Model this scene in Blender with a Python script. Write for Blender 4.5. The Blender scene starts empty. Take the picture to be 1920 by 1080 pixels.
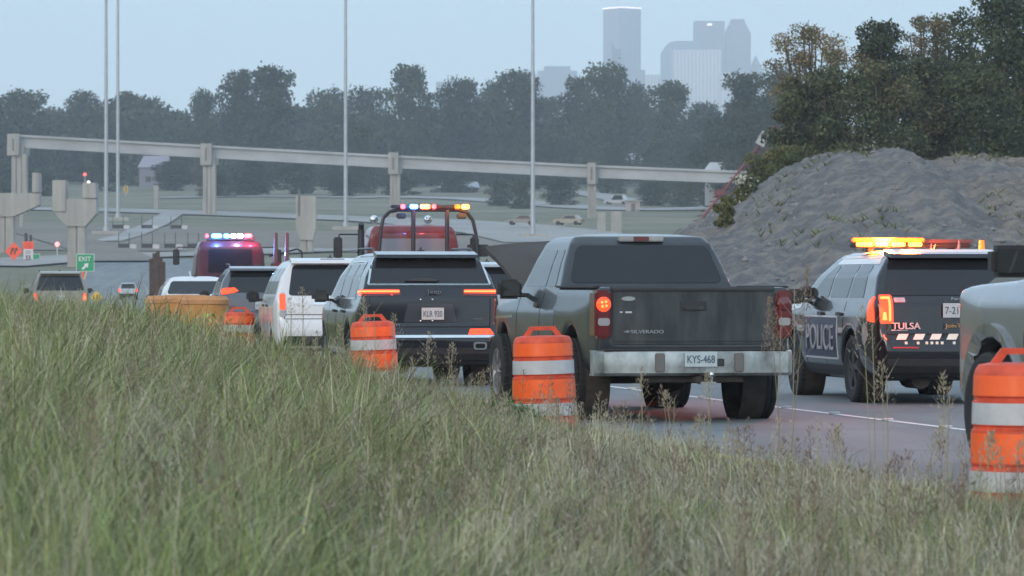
import bpy, bmesh, math, random
import numpy as np
from mathutils import Vector, Matrix
from mathutils.bvhtree import BVHTree
R = math.radians
rng = np.random.default_rng(7)
random.seed(7)
SC = bpy.context.scene
COL = SC.collection

# ------------------------------------------------------------------ camera
CAMZ = 1.367
FPX = 7334.0            # focal length in pixels of a 1920 wide picture
HOR = 533.0             # picture row of the level of the camera
cam = bpy.data.cameras.new('camera'); camo = bpy.data.objects.new('camera', cam); COL.objects.link(camo)
cam.sensor_width = 36; cam.lens = FPX / 1920 * 36
cam.clip_start = 0.5; cam.clip_end = 30000
camo.location = (0, 0, CAMZ); camo.rotation_euler = (R(90) - 7 / FPX, 0, 0)
cam.dof.use_dof = True; cam.dof.focus_distance = 48; cam.dof.aperture_fstop = 7.5
SC.camera = camo

# ------------------------------------------------------------------ sky and sun
SUN_EL, SUN_AZ = R(22), R(205)        # low, behind the camera
w = bpy.data.worlds.new('World'); SC.world = w; w.use_nodes = True
nt = w.node_tree; nt.nodes.clear()
out = nt.nodes.new('ShaderNodeOutputWorld'); bg = nt.nodes.new('ShaderNodeBackground')
sky = nt.nodes.new('ShaderNodeTexSky'); sky.sky_type = 'NISHITA'; sky.sun_disc = False
sky.sun_elevation = SUN_EL; sky.sun_rotation = SUN_AZ
sky.air_density = 1.0; sky.dust_density = 1.2; sky.ozone_density = 2.0; sky.altitude = 200
bg.inputs['Strength'].default_value = 0.15
# a thin even veil of evening cloud over the clear sky
mx = nt.nodes.new('ShaderNodeMix'); mx.data_type = 'RGBA'; mx.inputs[0].default_value = 0.72
mx.inputs[7].default_value = (3.15, 4.05, 4.85, 1)
nt.links.new(sky.outputs[0], mx.inputs[6]); nt.links.new(mx.outputs[2], bg.inputs[0])
nt.links.new(bg.outputs[0], out.inputs[0])
sun = bpy.data.lights.new('sun', 'SUN'); suno = bpy.data.objects.new('sun', sun); COL.objects.link(suno)
sun.energy = 0.75; sun.angle = R(30); sun.color = (1.0, 0.84, 0.68)
sd = Vector((math.sin(SUN_AZ) * math.cos(SUN_EL), math.cos(SUN_AZ) * math.cos(SUN_EL), math.sin(SUN_EL)))
suno.rotation_euler = sd.to_track_quat('Z', 'Y').to_euler()
SC.view_settings.view_transform = 'Standard'; SC.view_settings.look = 'None'
SC.view_settings.exposure = 0.85; SC.view_settings.gamma = 1.0; SC.view_settings.use_curve_mapping = False
SC.render.engine = 'CYCLES'
SC.cycles.use_denoising = True
SC.cycles.max_bounces = 6; SC.cycles.diffuse_bounces = 3; SC.cycles.glossy_bounces = 3
SC.cycles.transmission_bounces = 3; SC.cycles.volume_bounces = 2; SC.cycles.transparent_max_bounces = 6
SC.cycles.sample_clamp_indirect = 4

# ------------------------------------------------------------------ helpers
def mat(name, col, rough=0.6, metal=0.0, var=0.0, scale=3.0, coat=0.0, emit=None, est=0.0, bump=0.0, bscale=None,
        attr=None, col2=None, stretch=None, spec=None, thr=None):
    m = bpy.data.materials.new(name); m.use_nodes = True
    t = m.node_tree; b = t.nodes['Principled BSDF']
    b.inputs['Roughness'].default_value = rough; b.inputs['Metallic'].default_value = metal
    b.inputs['Base Color'].default_value = (*col, 1)
    if spec is not None: b.inputs['Specular IOR Level'].default_value = spec
    if coat: b.inputs['Coat Weight'].default_value = coat; b.inputs['Coat Roughness'].default_value = 0.05
    if emit: b.inputs['Emission Color'].default_value = (*emit, 1); b.inputs['Emission Strength'].default_value = est
    if var or col2 or bump:
        tc = t.nodes.new('ShaderNodeTexCoord'); mp = t.nodes.new('ShaderNodeMapping')
        if stretch: mp.inputs['Scale'].default_value = stretch
        t.links.new(tc.outputs['Object'], mp.inputs[0])
        n = t.nodes.new('ShaderNodeTexNoise'); n.inputs['Scale'].default_value = scale
        n.inputs['Detail'].default_value = 6; n.inputs['Roughness'].default_value = 0.6
        t.links.new(mp.outputs[0], n.inputs['Vector'])
    if var or col2:
        r = t.nodes.new('ShaderNodeValToRGB')
        lo, hi = thr or (0.3, 0.7)
        r.color_ramp.elements[0].position = lo; r.color_ramp.elements[1].position = hi
        c1 = tuple(max(0, c * (1 - var)) for c in col); c2 = col2 or tuple(min(1, c * (1 + var)) for c in col)
        r.color_ramp.elements[0].color = (*c1, 1); r.color_ramp.elements[1].color = (*c2, 1)
        t.links.new(n.outputs[0], r.inputs[0]); t.links.new(r.outputs[0], b.inputs['Base Color'])
    if attr:
        a = t.nodes.new('ShaderNodeAttribute'); a.attribute_name = attr
        t.links.new(a.outputs['Color'], b.inputs['Base Color'])
    if bump:
        n2 = t.nodes.new('ShaderNodeTexNoise'); n2.inputs['Scale'].default_value = bscale or scale * 5
        n2.inputs['Detail'].default_value = 5
        t.links.new(mp.outputs[0], n2.inputs['Vector'])
        bn = t.nodes.new('ShaderNodeBump'); bn.inputs['Strength'].default_value = 1.0
        bn.inputs['Distance'].default_value = bump
        t.links.new(n2.outputs[0], bn.inputs['Height']); t.links.new(bn.outputs[0], b.inputs['Normal'])
    return m

def tag(o, label=None, cat=None, group=None, kind=None):
    if label: o['label'] = label
    if cat: o['category'] = cat
    if group: o['group'] = group
    if kind: o['kind'] = kind
    return o

def empty(name, loc=(0, 0, 0), rz=0.0, label=None, cat=None, group=None):
    o = bpy.data.objects.new(name, None); COL.objects.link(o)
    o.location = loc; o.rotation_euler = (0, 0, rz); o.empty_display_size = 0.3
    return tag(o, label, cat, group)

def link(name, me, m, parent=None, smooth=False):
    if m is not None:
        me.materials.clear(); me.materials.append(m)
    if smooth:
        me.polygons.foreach_set('use_smooth', [True] * len(me.polygons))
    o = bpy.data.objects.new(name, me); COL.objects.link(o)
    if parent is not None: o.parent = parent
    return o

class MB:
    def __init__(s): s.v = []; s.f = []
    def add(s, vs, fs):
        k = len(s.v); s.v += [tuple(p) for p in vs]; s.f += [tuple(i + k for i in f) for f in fs]; return s
    def box(s, x0, x1, y0, y1, z0, z1, M=None, bev=0.0):
        if bev > 0:
            bm = bmesh.new(); bmesh.ops.create_cube(bm, size=1)
            bmesh.ops.scale(bm, vec=(x1 - x0, y1 - y0, z1 - z0), verts=bm.verts)
            bmesh.ops.translate(bm, vec=((x0 + x1) / 2, (y0 + y1) / 2, (z0 + z1) / 2), verts=bm.verts)
            bmesh.ops.bevel(bm, geom=bm.edges[:], offset=bev, segments=2, affect='EDGES')
            if M: bmesh.ops.transform(bm, matrix=M, verts=bm.verts)
            bm.verts.index_update()
            s.add([v.co for v in bm.verts], [[v.index for v in f.verts] for f in bm.faces]); bm.free(); return s
        vs = [Vector(p) for p in ((x0, y0, z0), (x1, y0, z0), (x1, y1, z0), (x0, y1, z0), (x0, y0, z1), (x1, y0, z1), (x1, y1, z1), (x0, y1, z1))]
        if M: vs = [M @ p for p in vs]
        return s.add(vs, [(3, 2, 1, 0), (4, 5, 6, 7), (0, 1, 5, 4), (1, 2, 6, 5), (2, 3, 7, 6), (3, 0, 4, 7)])
    def cyl(s, p0, p1, r0, r1=None, n=12, cap=True):
        r1 = r0 if r1 is None else r1
        p0, p1 = Vector(p0), Vector(p1); d = (p1 - p0).normalized()
        a = d.orthogonal().normalized(); b = d.cross(a)
        vs = []
        for p, r in ((p0, r0), (p1, r1)):
            for i in range(n):
                t = 2 * math.pi * i / n; vs.append(p + (a * math.cos(t) + b * math.sin(t)) * r)
        fs = [(i, (i + 1) % n, n + (i + 1) % n, n + i) for i in range(n)]
        if cap: fs += [tuple(range(n - 1, -1, -1)), tuple(range(n, 2 * n))]
        return s.add(vs, fs)
    def tube(s, pts, r, n=8):
        for a, b in zip(pts[:-1], pts[1:]): s.cyl(a, b, r, n=n)
        return s
    def lathe(s, prof, c=(0, 0, 0), axis='z', n=32, cap=False):
        vs = []; k = len(prof)
        for i in range(n):
            t = 2 * math.pi * i / n
            for r, h in prof:
                x, y = r * math.cos(t), r * math.sin(t)
                p = (x, y, h) if axis == 'z' else ((h, x, y) if axis == 'x' else (x, h, y))
                vs.append((p[0] + c[0], p[1] + c[1], p[2] + c[2]))
        fs = []
        for i in range(n):
            j = (i + 1) % n
            for q in range(k - 1): fs.append((i * k + q, j * k + q, j * k + q + 1, i * k + q + 1))
        if cap:
            fs.append(tuple(i * k for i in range(n))); fs.append(tuple(i * k + k - 1 for i in range(n)))
        return s.add(vs, fs)
    def prism(s, poly, a0, a1, axis='x'):
        """poly in the two other axes, extruded from a0 to a1 along axis"""
        def P(u, v, a): return (a, u, v) if axis == 'x' else ((u, a, v) if axis == 'y' else (u, v, a))
        n = len(poly)
        vs = [P(u, v, a0) for u, v in poly] + [P(u, v, a1) for u, v in poly]
        fs = [tuple(range(n)), tuple(range(2 * n - 1, n - 1, -1))] + [(i, n + i, n + (i + 1) % n, (i + 1) % n) for i in range(n)]
        return s.add(vs, fs)
    def mesh(s, name):
        me = bpy.data.meshes.new(name); me.from_pydata(s.v, [], s.f); me.update()
        bm = bmesh.new(); bm.from_mesh(me); bmesh.ops.recalc_face_normals(bm, faces=bm.faces); bm.to_mesh(me); bm.free()
        return me
    def build(s, name, m, parent=None, smooth=False, angle=None):
        me = s.mesh(name); o = link(name, me, m, parent, smooth)
        if smooth:
            for e in me.edges: pass
            bm = bmesh.new(); bm.from_mesh(me)
            for e in bm.edges:
                if len(e.link_faces) == 2 and e.calc_face_angle(0) > R(angle or 35): e.smooth = False
            bm.to_mesh(me); bm.free()
        return o

def mesh_np(name, verts, faces_by_k, m, parent=None, tint=None, smooth=False):
    """verts (N,3); faces_by_k: list of int arrays (F,k); tint (N,3) colours kept as attribute 'tint'"""
    me = bpy.data.meshes.new(name)
    me.vertices.add(len(verts)); me.vertices.foreach_set('co', np.asarray(verts, np.float32).ravel())
    loops = np.concatenate([f.ravel() for f in faces_by_k])
    tot = np.concatenate([np.full(len(f), f.shape[1]) for f in faces_by_k])
    start = np.concatenate([[0], np.cumsum(tot)[:-1]])
    me.loops.add(len(loops)); me.loops.foreach_set('vertex_index', loops.astype(np.int32))
    me.polygons.add(len(tot)); me.polygons.foreach_set('loop_start', start.astype(np.int32))
    if smooth: me.polygons.foreach_set('use_smooth', np.ones(len(tot), bool))
    if tint is not None:
        a = me.attributes.new('tint', 'FLOAT_COLOR', 'POINT')
        c = np.ones((len(verts), 4), np.float32); c[:, :3] = tint; a.data.foreach_set('color', c.ravel())
    me.update(); me.validate()
    return link(name, me, m, parent)

def copy_tree(o, parent=None):
    c = o.copy(); COL.objects.link(c)
    if parent is not None: c.parent = parent
    for ch in list(o.children): copy_tree(ch, c)
    return c

def text_mesh(body, w, h, m, parent, loc, rot, name='lettering', depth=0.004, bold=0.0):
    cu = bpy.data.curves.new('t', 'FONT'); cu.body = body; cu.size = 1; cu.extrude = 0.02; cu.offset = bold
    cu.align_x = 'CENTER'; cu.align_y = 'CENTER'
    to = bpy.data.objects.new('t', cu); COL.objects.link(to)
    bpy.context.view_layer.update()
    me = bpy.data.meshes.new_from_object(to.evaluated_get(bpy.context.evaluated_depsgraph_get()))
    bpy.data.objects.remove(to); bpy.data.curves.remove(cu)
    co = np.empty(len(me.vertices) * 3, np.float32); me.vertices.foreach_get('co', co); co = co.reshape(-1, 3)
    lo, hi = co.min(0), co.max(0); co = (co - (lo + hi) / 2) / np.maximum(hi - lo, 1e-6) * np.array([w, h, depth])
    me.vertices.foreach_set('co', co.astype(np.float32).ravel()); me.update(); me.name = name
    o = link(name, me, m, parent); o.location = loc; o.rotation_euler = rot
    return o

# ------------------------------------------------------------------ the lie of the land
DT = np.array([0, 345, 380, 430, 500, 600, 700, 800, 1000, 1200, 1800, 3000, 6000, 9000, 14000.])
YT = np.array([0, 0, 545, 500, 466, 430, 407, 389, 353, 335, 300, 272, 256, 252, 250.])
ZT = CAMZ + (HOR - YT) * DT / FPX; ZT[:2] = 0.0
LX = np.array([[-400, 84], [8, 9.9], [16, 8.4], [23, 6.95], [28.9, 5.75], [36.9, 4.2], [43.2, 3.0], [52, 1.35], [64, -0.9], [80, -3.6],
               [95, -6.1], [130, -12.2], [170, -17.6], [200, -20.6], [260, -26.6], [350, -35.5], [420, -42], [520, -50]])
def lane(d): return np.interp(d, LX[:, 0], LX[:, 1])
def smooth01(t): t = np.clip(t, 0, 1); return t * t * (3 - 2 * t)
def ground(X, d):
    X = np.asarray(X, float); d = np.asarray(d, float)
    z = np.interp(d, DT, ZT)
    ed = lane(d) - 4.25
    near = 1 - smooth01((d - 60) / 60)
    z = z + near * 0.66 * smooth01((-0.4 - X) / 5.0) * smooth01((ed - X) / 1.5)
    z = z + 0.03 * np.sin(X * 2.3 + d * .7) * smooth01((ed - X) / 1.0) * (d < 200)
    z = z * smooth01((d + 60) / 60) if np.ndim(z) else z
    far = smooth01((d - 400) / 300)
    z = z + far * (np.sin(X * 0.011 + d * 0.004) * 1.0 + np.sin(X * 0.031 - d * 0.011) * 0.5) * np.clip(d / 1500, 0, 1)
    return z - 0.03
def at(px, py):
    """the ground point seen at a picture point beyond 345 m"""
    lo, hi = 346.0, 9000.0
    for _ in range(40):
        m = (lo + hi) / 2
        y = HOR - FPX * (np.interp(m, DT, ZT) - CAMZ) / m
        if y > py: lo = m
        else: hi = m
    d = (lo + hi) / 2
    return (px - 960) * d / FPX, d
def X_(px, d): return (px - 960) * d / FPX
def Z_(py, d): return CAMZ + (HOR - py) * d / FPX

# ------------------------------------------------------------------ materials
M = {}
M['grass_ground'] = mat('grass_ground', (0.125, 0.14, 0.075), 0.95, var=0.25, scale=0.05, col2=(0.22, 0.195, 0.14), bump=0.05, bscale=2)
M['soil'] = mat('bare_soil', (0.185, 0.16, 0.13), 0.95, var=0.2, scale=0.05, bump=0.05, bscale=1.5)
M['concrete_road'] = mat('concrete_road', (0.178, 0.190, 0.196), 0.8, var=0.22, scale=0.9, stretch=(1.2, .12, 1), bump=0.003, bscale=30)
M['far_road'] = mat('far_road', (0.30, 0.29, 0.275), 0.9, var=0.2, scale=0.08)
M['paint_white'] = mat('road_paint_white', (0.72, 0.72, 0.72), 0.6, var=0.15, scale=9)
M['paint_yellow'] = mat('road_paint_yellow', (0.6, 0.42, 0.12), 0.7, var=0.2, scale=6)
M['concrete'] = mat('concrete', (0.36, 0.34, 0.31), 0.9, stretch=(1, 1, .12), var=0.25, scale=0.9, bump=0.01, bscale=3)
M['girder'] = mat('girder_concrete', (0.37, 0.375, 0.38), 0.85, var=0.16, scale=0.35, stretch=(.5, 1, 1))
M['slot'] = mat('slot_shade_and_door', (0.16, 0.15, 0.14), 0.9, var=0.1)  # shade inside recesses put into a darker colour; doors use it too
M['steel'] = mat('galvanised_steel', (0.42, 0.44, 0.46), 0.5, 0.6, var=0.1, scale=1)
M['blade'] = mat('grass_blade', (0.1, 0.13, 0.05), 0.75, attr='tint', spec=0.25)
M['leaf'] = mat('leaf', (0.06, 0.08, 0.03), 0.75, attr='tint', spec=0.2)
M['bark'] = mat('bark', (0.10, 0.08, 0.06), 0.95, var=0.3, scale=4)
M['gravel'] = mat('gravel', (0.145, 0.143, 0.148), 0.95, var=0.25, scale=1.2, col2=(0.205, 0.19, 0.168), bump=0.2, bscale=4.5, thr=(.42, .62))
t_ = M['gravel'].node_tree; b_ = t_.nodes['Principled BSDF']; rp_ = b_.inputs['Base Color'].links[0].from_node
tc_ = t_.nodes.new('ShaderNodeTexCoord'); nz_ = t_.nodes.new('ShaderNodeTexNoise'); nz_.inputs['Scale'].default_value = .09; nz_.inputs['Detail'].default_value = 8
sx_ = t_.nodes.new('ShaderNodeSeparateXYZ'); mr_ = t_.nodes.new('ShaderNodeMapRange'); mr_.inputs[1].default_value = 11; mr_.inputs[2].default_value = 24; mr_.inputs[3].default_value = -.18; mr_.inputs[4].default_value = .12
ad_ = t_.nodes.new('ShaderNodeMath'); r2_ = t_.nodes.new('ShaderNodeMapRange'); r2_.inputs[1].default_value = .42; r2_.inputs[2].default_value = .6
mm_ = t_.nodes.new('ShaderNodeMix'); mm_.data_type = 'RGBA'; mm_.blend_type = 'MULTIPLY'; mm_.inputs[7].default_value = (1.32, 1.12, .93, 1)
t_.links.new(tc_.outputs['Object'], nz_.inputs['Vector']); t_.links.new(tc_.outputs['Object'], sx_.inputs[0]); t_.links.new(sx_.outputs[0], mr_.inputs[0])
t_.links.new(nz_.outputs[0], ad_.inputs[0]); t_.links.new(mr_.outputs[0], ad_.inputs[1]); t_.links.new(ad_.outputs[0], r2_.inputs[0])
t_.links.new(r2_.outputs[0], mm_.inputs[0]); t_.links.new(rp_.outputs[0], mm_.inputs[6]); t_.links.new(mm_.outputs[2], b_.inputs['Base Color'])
M['rock'] = mat('rock', (0.22, 0.20, 0.19), 0.9, var=0.3, scale=2)
M['rubber'] = mat('rubber', (0.022, 0.022, 0.023), 0.85, var=0.2, scale=20)
M['rim'] = mat('alloy_rim', (0.30, 0.31, 0.33), 0.35, 0.8, var=0.1, scale=5)
M['black_plastic'] = mat('black_plastic', (0.03, 0.03, 0.032), 0.55, var=0.2, scale=4)
M['under'] = mat('underbody', (0.05, 0.042, 0.036), 0.9, var=0.4, scale=6)
M['glass'] = mat('tinted_glass', (0.018, 0.02, 0.024), 0.06, var=0.1, scale=2)
M['side_glass'] = mat('side_glass', (0.03, 0.033, 0.036), 0.03, var=0.1, scale=2)
M['chrome'] = mat('chrome', (0.72, 0.74, 0.74), 0.16, 1.0, var=0.06, scale=5)
M['dull_chrome'] = mat('weathered_chrome', (0.40, 0.41, 0.385), 0.36, 0.7, var=0.6, scale=3.5, stretch=(1, 1, .6))
M['plate'] = mat('licence_plate', (0.45, 0.52, 0.53), 0.5, var=0.06, scale=12)
M['plate_ink'] = mat('plate_ink', (0.05, 0.10, 0.15), 0.6, var=0.1)
M['tail_on'] = mat('lit_tail_lamp', (0.6, 0.03, 0.01), 0.3, emit=(1.0, 0.075, 0.02), est=1.0, var=.1, scale=30)
M['tail_hot'] = mat('tail_lamp_filament', (0.8, 0.1, 0.03), 0.3, emit=(1.0, 0.22, 0.05), est=1.9, var=.1, scale=30)
M['tail_off'] = mat('red_lamp_lens', (0.12, 0.008, 0.01), 0.2, var=0.2, scale=20, coat=1)
M['clear_lens'] = mat('clear_lamp_lens', (0.32, 0.32, 0.32), 0.2, var=0.1, scale=10, coat=1)
M['white_letter'] = mat('white_lettering', (0.55, 0.55, 0.56), 0.5, var=0.05)
M['gold_letter'] = mat('gold_lettering', (0.45, 0.30, 0.12), 0.5, var=0.05)
M['red_letter'] = mat('red_lettering', (0.5, 0.04, 0.04), 0.5, var=0.05)
M['gap'] = mat('panel_gap', (0.008, 0.008, 0.008), 0.9, var=0.1)
M['orange'] = mat('orange_plastic', (0.62, 0.07, 0.025), 0.55, var=0.3, scale=7)
M['orange_sheet'] = mat('orange_reflective_sheet', (1.0, 0.12, 0.012), 0.4, var=0.10, scale=8, coat=0.3)
M['white_sheet'] = mat('white_reflective_sheet', (0.50, 0.50, 0.51), 0.4, var=0.12, scale=8, coat=0.3)
M['sand_barrel'] = mat('sand_barrel_plastic', (0.60, 0.26, 0.07), 0.6, var=0.15, scale=3)
M['sand_lid'] = mat('sand_barrel_lid', (0.50, 0.23, 0.09), 0.65, var=0.15, scale=3)
M['black_metal'] = mat('black_tube', (0.03, 0.03, 0.035), 0.4, 0.3, var=0.1)
M['red_truck'] = mat('red_truck_paint', (0.15, 0.022, 0.022), 0.35, var=0.15, scale=1.5, coat=0.6)
M['sign_orange'] = mat('orange_sign', (0.95, 0.10, 0.035), 0.5, var=0.05)
M['sign_green'] = mat('green_sign', (0.01, 0.30, 0.13), 0.5, var=0.05)
M['sign_white'] = mat('white_sign', (0.75, 0.72, 0.70), 0.5, var=0.05)
M['sign_black'] = mat('black_legend', (0.02, 0.02, 0.02), 0.6, var=0.05)
M['lattice_red'] = mat('red_lattice_paint', (0.17, 0.05, 0.05), 0.6, var=0.25, scale=1)

# ------------------------------------------------------------------ ground, roads
def sheet(name, Xs, Ds, m, dz=0.0, kind='structure', zf=None):
    """Xs (rows, cols), Ds (rows,) or (rows, cols)"""
    Xs = np.asarray(Xs, float); Ds = np.asarray(Ds, float)
    if Ds.ndim == 1: Ds = np.repeat(Ds[:, None], Xs.shape[1], 1)
    Z = (zf or ground)(Xs, Ds) + dz
    v = np.stack([Xs, Ds, Z], -1).reshape(-1, 3)
    r, c = Xs.shape; i = np.arange(r * c).reshape(r, c)
    f = np.stack([i[:-1, :-1], i[:-1, 1:], i[1:, 1:], i[1:, :-1]], -1).reshape(-1, 4)
    o = mesh_np(name, v, [f], m, smooth=True); o['kind'] = kind
    return o
D = np.unique(np.concatenate([np.arange(-900, -30, 40.), np.arange(-30, 8, 4.), np.arange(8, 62, 0.5), np.arange(62, 140, 2.), np.arange(140, 400, 10.),
                              np.arange(400, 1300, 10.), np.array([1400, 1600, 1800, 2200, 2600, 3000, 4000, 5000, 6000, 7000, 7400.])]))
U = np.concatenate([-np.geomspace(1, 300, 26)[::-1], np.linspace(-.9, .9, 60), np.geomspace(1, 300, 26)])
XX = U[None, :] * (7.0 + np.abs(D[:, None]) * 0.25) * np.ones_like(D)[:, None]
XX = np.clip(XX, -9000, 9000) + U[None, :] * 0.01
ground_o = sheet('ground', XX, D, M['grass_ground'])

def road_strip(name, off0, off1, d0, d1, m, z, step=1.0, cols=3, curve=lane):
    Dd = np.arange(d0, d1 + .01, step)
    Xs = np.linspace(0, 1, cols)[None, :] * (off1 - off0) + off0 + curve(Dd)[:, None]
    o = sheet(name, Xs, Dd, m, 0.0, zf=lambda X, d: np.interp(d, DT, ZT) + z)
    return o
road_strip('road', -4.15, 11.5, -300, 500, M['concrete_road'], 0.0, 2.0, 8)
road_strip('yellow_edge_line', -3.72, -3.58, 8, 420, M['paint_yellow'], 0.004)
road_strip('right_edge_line', 7.3, 7.42, 8, 420, M['paint_white'], 0.004)
road_strip('lane_line', -0.05, 0.05, 20, 62, M['paint_white'], 0.004, 0.5)
d = 62.0
while d < 300:
    road_strip('lane_dash', -0.06, 0.06, d + 9, d + 12, M['paint_white'], 0.004); d += 12
# raised markers on the lane line, saw joints across the slabs
mk = MB().box(-.06, .06, -.06, .06, 0, .018, bev=.006).mesh('road_marker')
for q in range(14):
    dd = 27.5 + q * 1.95
    o = link('road_marker', mk, M['white_sheet']); o.location = (float(lane(dd)), dd, 0.008)
    tag(o, 'small white raised marker on the white lane line', 'road marker', 'raised markers along the lane line')
for q in range(0):
    pass
jt = []
for dd in np.arange(14, 120, 4.6):
    jt.append(dd)
jm = MB()
for dd in jt:
    x0, x1 = float(lane(dd)) - 4.1, float(lane(dd)) + 11.4
    sl = 0.18
    jm.add([(x0, dd - 4.1 * sl * -1 * -1, .003), (x1, dd + 11.4 * sl, .003), (x1, dd + 11.4 * sl + .02, .003), (x0, dd - 4.1 * sl + .02, .003)], [(0, 1, 2, 3)])
o = jm.build('slab_joints', M['gap']); o['kind'] = 'structure'

def patch(name, pts, m, dz, nsub=14, kind='structure', wid=None):
    """a road through picture points; wid in metres"""
    P = [at(*p) for p in pts]
    P = np.array(P)
    t = np.concatenate([[0], np.cumsum(np.hypot(*np.diff(P, axis=0).T))])
    tt = np.linspace(0, t[-1], nsub * (len(pts) - 1))
    px = np.interp(tt, t, P[:, 0]); py = np.interp(tt, t, P[:, 1])
    for _ in range(6):
        px[1:-1] = (px[:-2] + px[1:-1] * 2 + px[2:]) / 4; py[1:-1] = (py[:-2] + py[1:-1] * 2 + py[2:]) / 4
    tx, ty = np.gradient(px), np.gradient(py); L = np.hypot(tx, ty); nx, ny = -ty / L, tx / L
    k = np.linspace(-.5, .5, 5)[None, :] * wid
    return sheet(name, px[:, None] + nx[:, None] * k, py[:, None] + ny[:, None] * k, m, dz)
patch('bare_soil', [(60, 470), (260, 455), (480, 450), (700, 445), (820, 442)], M['soil'], 0.10, wid=190, nsub=40)
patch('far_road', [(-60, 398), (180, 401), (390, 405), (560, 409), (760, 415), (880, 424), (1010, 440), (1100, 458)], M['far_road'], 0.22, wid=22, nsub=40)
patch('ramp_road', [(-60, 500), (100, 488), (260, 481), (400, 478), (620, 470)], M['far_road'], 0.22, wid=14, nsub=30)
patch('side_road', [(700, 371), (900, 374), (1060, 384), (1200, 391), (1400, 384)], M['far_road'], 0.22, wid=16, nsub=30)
patch('hill_road', [(1000, 352), (1110, 362), (1190, 376), (1290, 368), (1420, 350)], M['far_road'], 0.22, wid=9, nsub=30)
patch('service_track', [(300, 376), (480, 372), (700, 374)], M['far_road'], 0.22, wid=10, nsub=30)
patch('haul_track', [(40, 430), (110, 448), (190, 470), (230, 492)], M['soil'], 0.22, wid=8, nsub=30)
patch('haul_path', [(330, 402), (290, 425), (240, 445), (200, 455)], M['far_road'], 0.22, wid=4, nsub=30)

# ------------------------------------------------------------------ spoil mound of gravel on the right
MP = np.array([[1120, 534], [1210, 465], [1281, 428], [1342, 399], [1403, 367], [1444, 338], [1484, 308], [1525, 292], [1554, 283], [1586, 281], [1607, 287], [1631, 280], [1664, 275], [1682, 278],
               [1690, 289], [1713, 301], [1749, 298], [1798, 288], [1860, 289], [1920, 291], [2100, 296], [2250, 330], [2480, 520]])
MD = 160.0
MX = (MP[:, 0] - 960) * MD / FPX; MZ = CAMZ + (HOR - MP[:, 1]) * MD / FPX; MZ[0] = MZ[-1] = 0
from mathutils import noise as mn
def mound(X, d):
    crest = np.interp(X, MX, MZ)
    fr = smooth01((d - 112) / 50); fr = fr ** 0.8
    bk = 1 - smooth01((d - 164) / 30)
    z = crest * np.minimum(fr, bk)
    nz = np.array([mn.fractal(Vector((x * .22, y * .12, 3.1)), 1.0, 2.0, 5) for x, y in zip(X.ravel(), d.ravel())]).reshape(X.shape)
    gul = np.array([mn.noise(Vector((x * .55 + y * .02, y * .02, 9.1))) for x, y in zip(X.ravel(), d.ravel())]).reshape(X.shape)
    jg = np.array([mn.noise(Vector((x * 1.9, y * .8, 1.1))) for x, y in zip(X.ravel(), d.ravel())]).reshape(X.shape)
    j2 = np.array([mn.noise(Vector((x * 4.6 + y * .3, y * 2.2, 5.1))) for x, y in zip(X.ravel(), d.ravel())]).reshape(X.shape)
    return z + (jg * .22 + j2 * .11) * np.clip(z / 2, 0, 1) + (nz * 0.42 + gul * .25) * np.clip(z / 2, 0, 1) * (1 - 0.8 * np.exp(-((d - 162) / 9) ** 2)) - 0.12
mdX = np.linspace(4, 34, 300)[None, :] * np.ones(190)[:, None]; mdD = np.linspace(108, 196, 190)
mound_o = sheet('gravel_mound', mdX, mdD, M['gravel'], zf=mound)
ms = MB()
for _ in range(900):
    x = rng.uniform(7, 32); dd = rng.uniform(122, 161); r = rng.gamma(1.6, .028) + .025
    z = float(mound(np.array([[x]]), np.array([[dd]]))[0, 0])
    if z < .1: continue
    k = len(ms.v); vs = []
    for a, b, c in ((1, 0, 0), (-1, 0, 0), (0, 1, 0), (0, -1, 0), (0, 0, 1), (0, 0, -1)):
        q = r * rng.uniform(.6, 1.2); vs.append((x + a * q, dd + b * q, z + c * q * .8))
    ms.add(vs, [(0, 2, 4), (2, 1, 4), (1, 3, 4), (3, 0, 4), (2, 0, 5), (1, 2, 5), (3, 1, 5), (0, 3, 5)])
o = ms.build('loose_rocks', M['rock']); tag(o, 'loose pale rocks scattered over the gravel mound', 'rocks', kind='stuff')

wv = MB()
for _ in range(900):
    x = rng.uniform(9, 33); dd = rng.uniform(130, 163)
    if mn.noise(Vector((x * .25, dd * .1, 77))) < .12: continue
    z = float(mound(np.array([[x]]), np.array([[dd]]))[0, 0])
    for q in range(5):
        a = rng.uniform(0, 6.28); l = rng.uniform(.15, .4); wv.add([(x - .03, dd, z - .03), (x + .03, dd, z - .03), (x + math.cos(a) * l, dd + math.sin(a) * l, z + l * .7)], [(0, 1, 2)])
o = wv.build('mound_weeds', mat('mound_weed', (.13, .14, .065), .9, var=.2, scale=1)); tag(o, 'thin weeds growing in patches on the gravel mound', 'weeds', kind='stuff')

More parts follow.
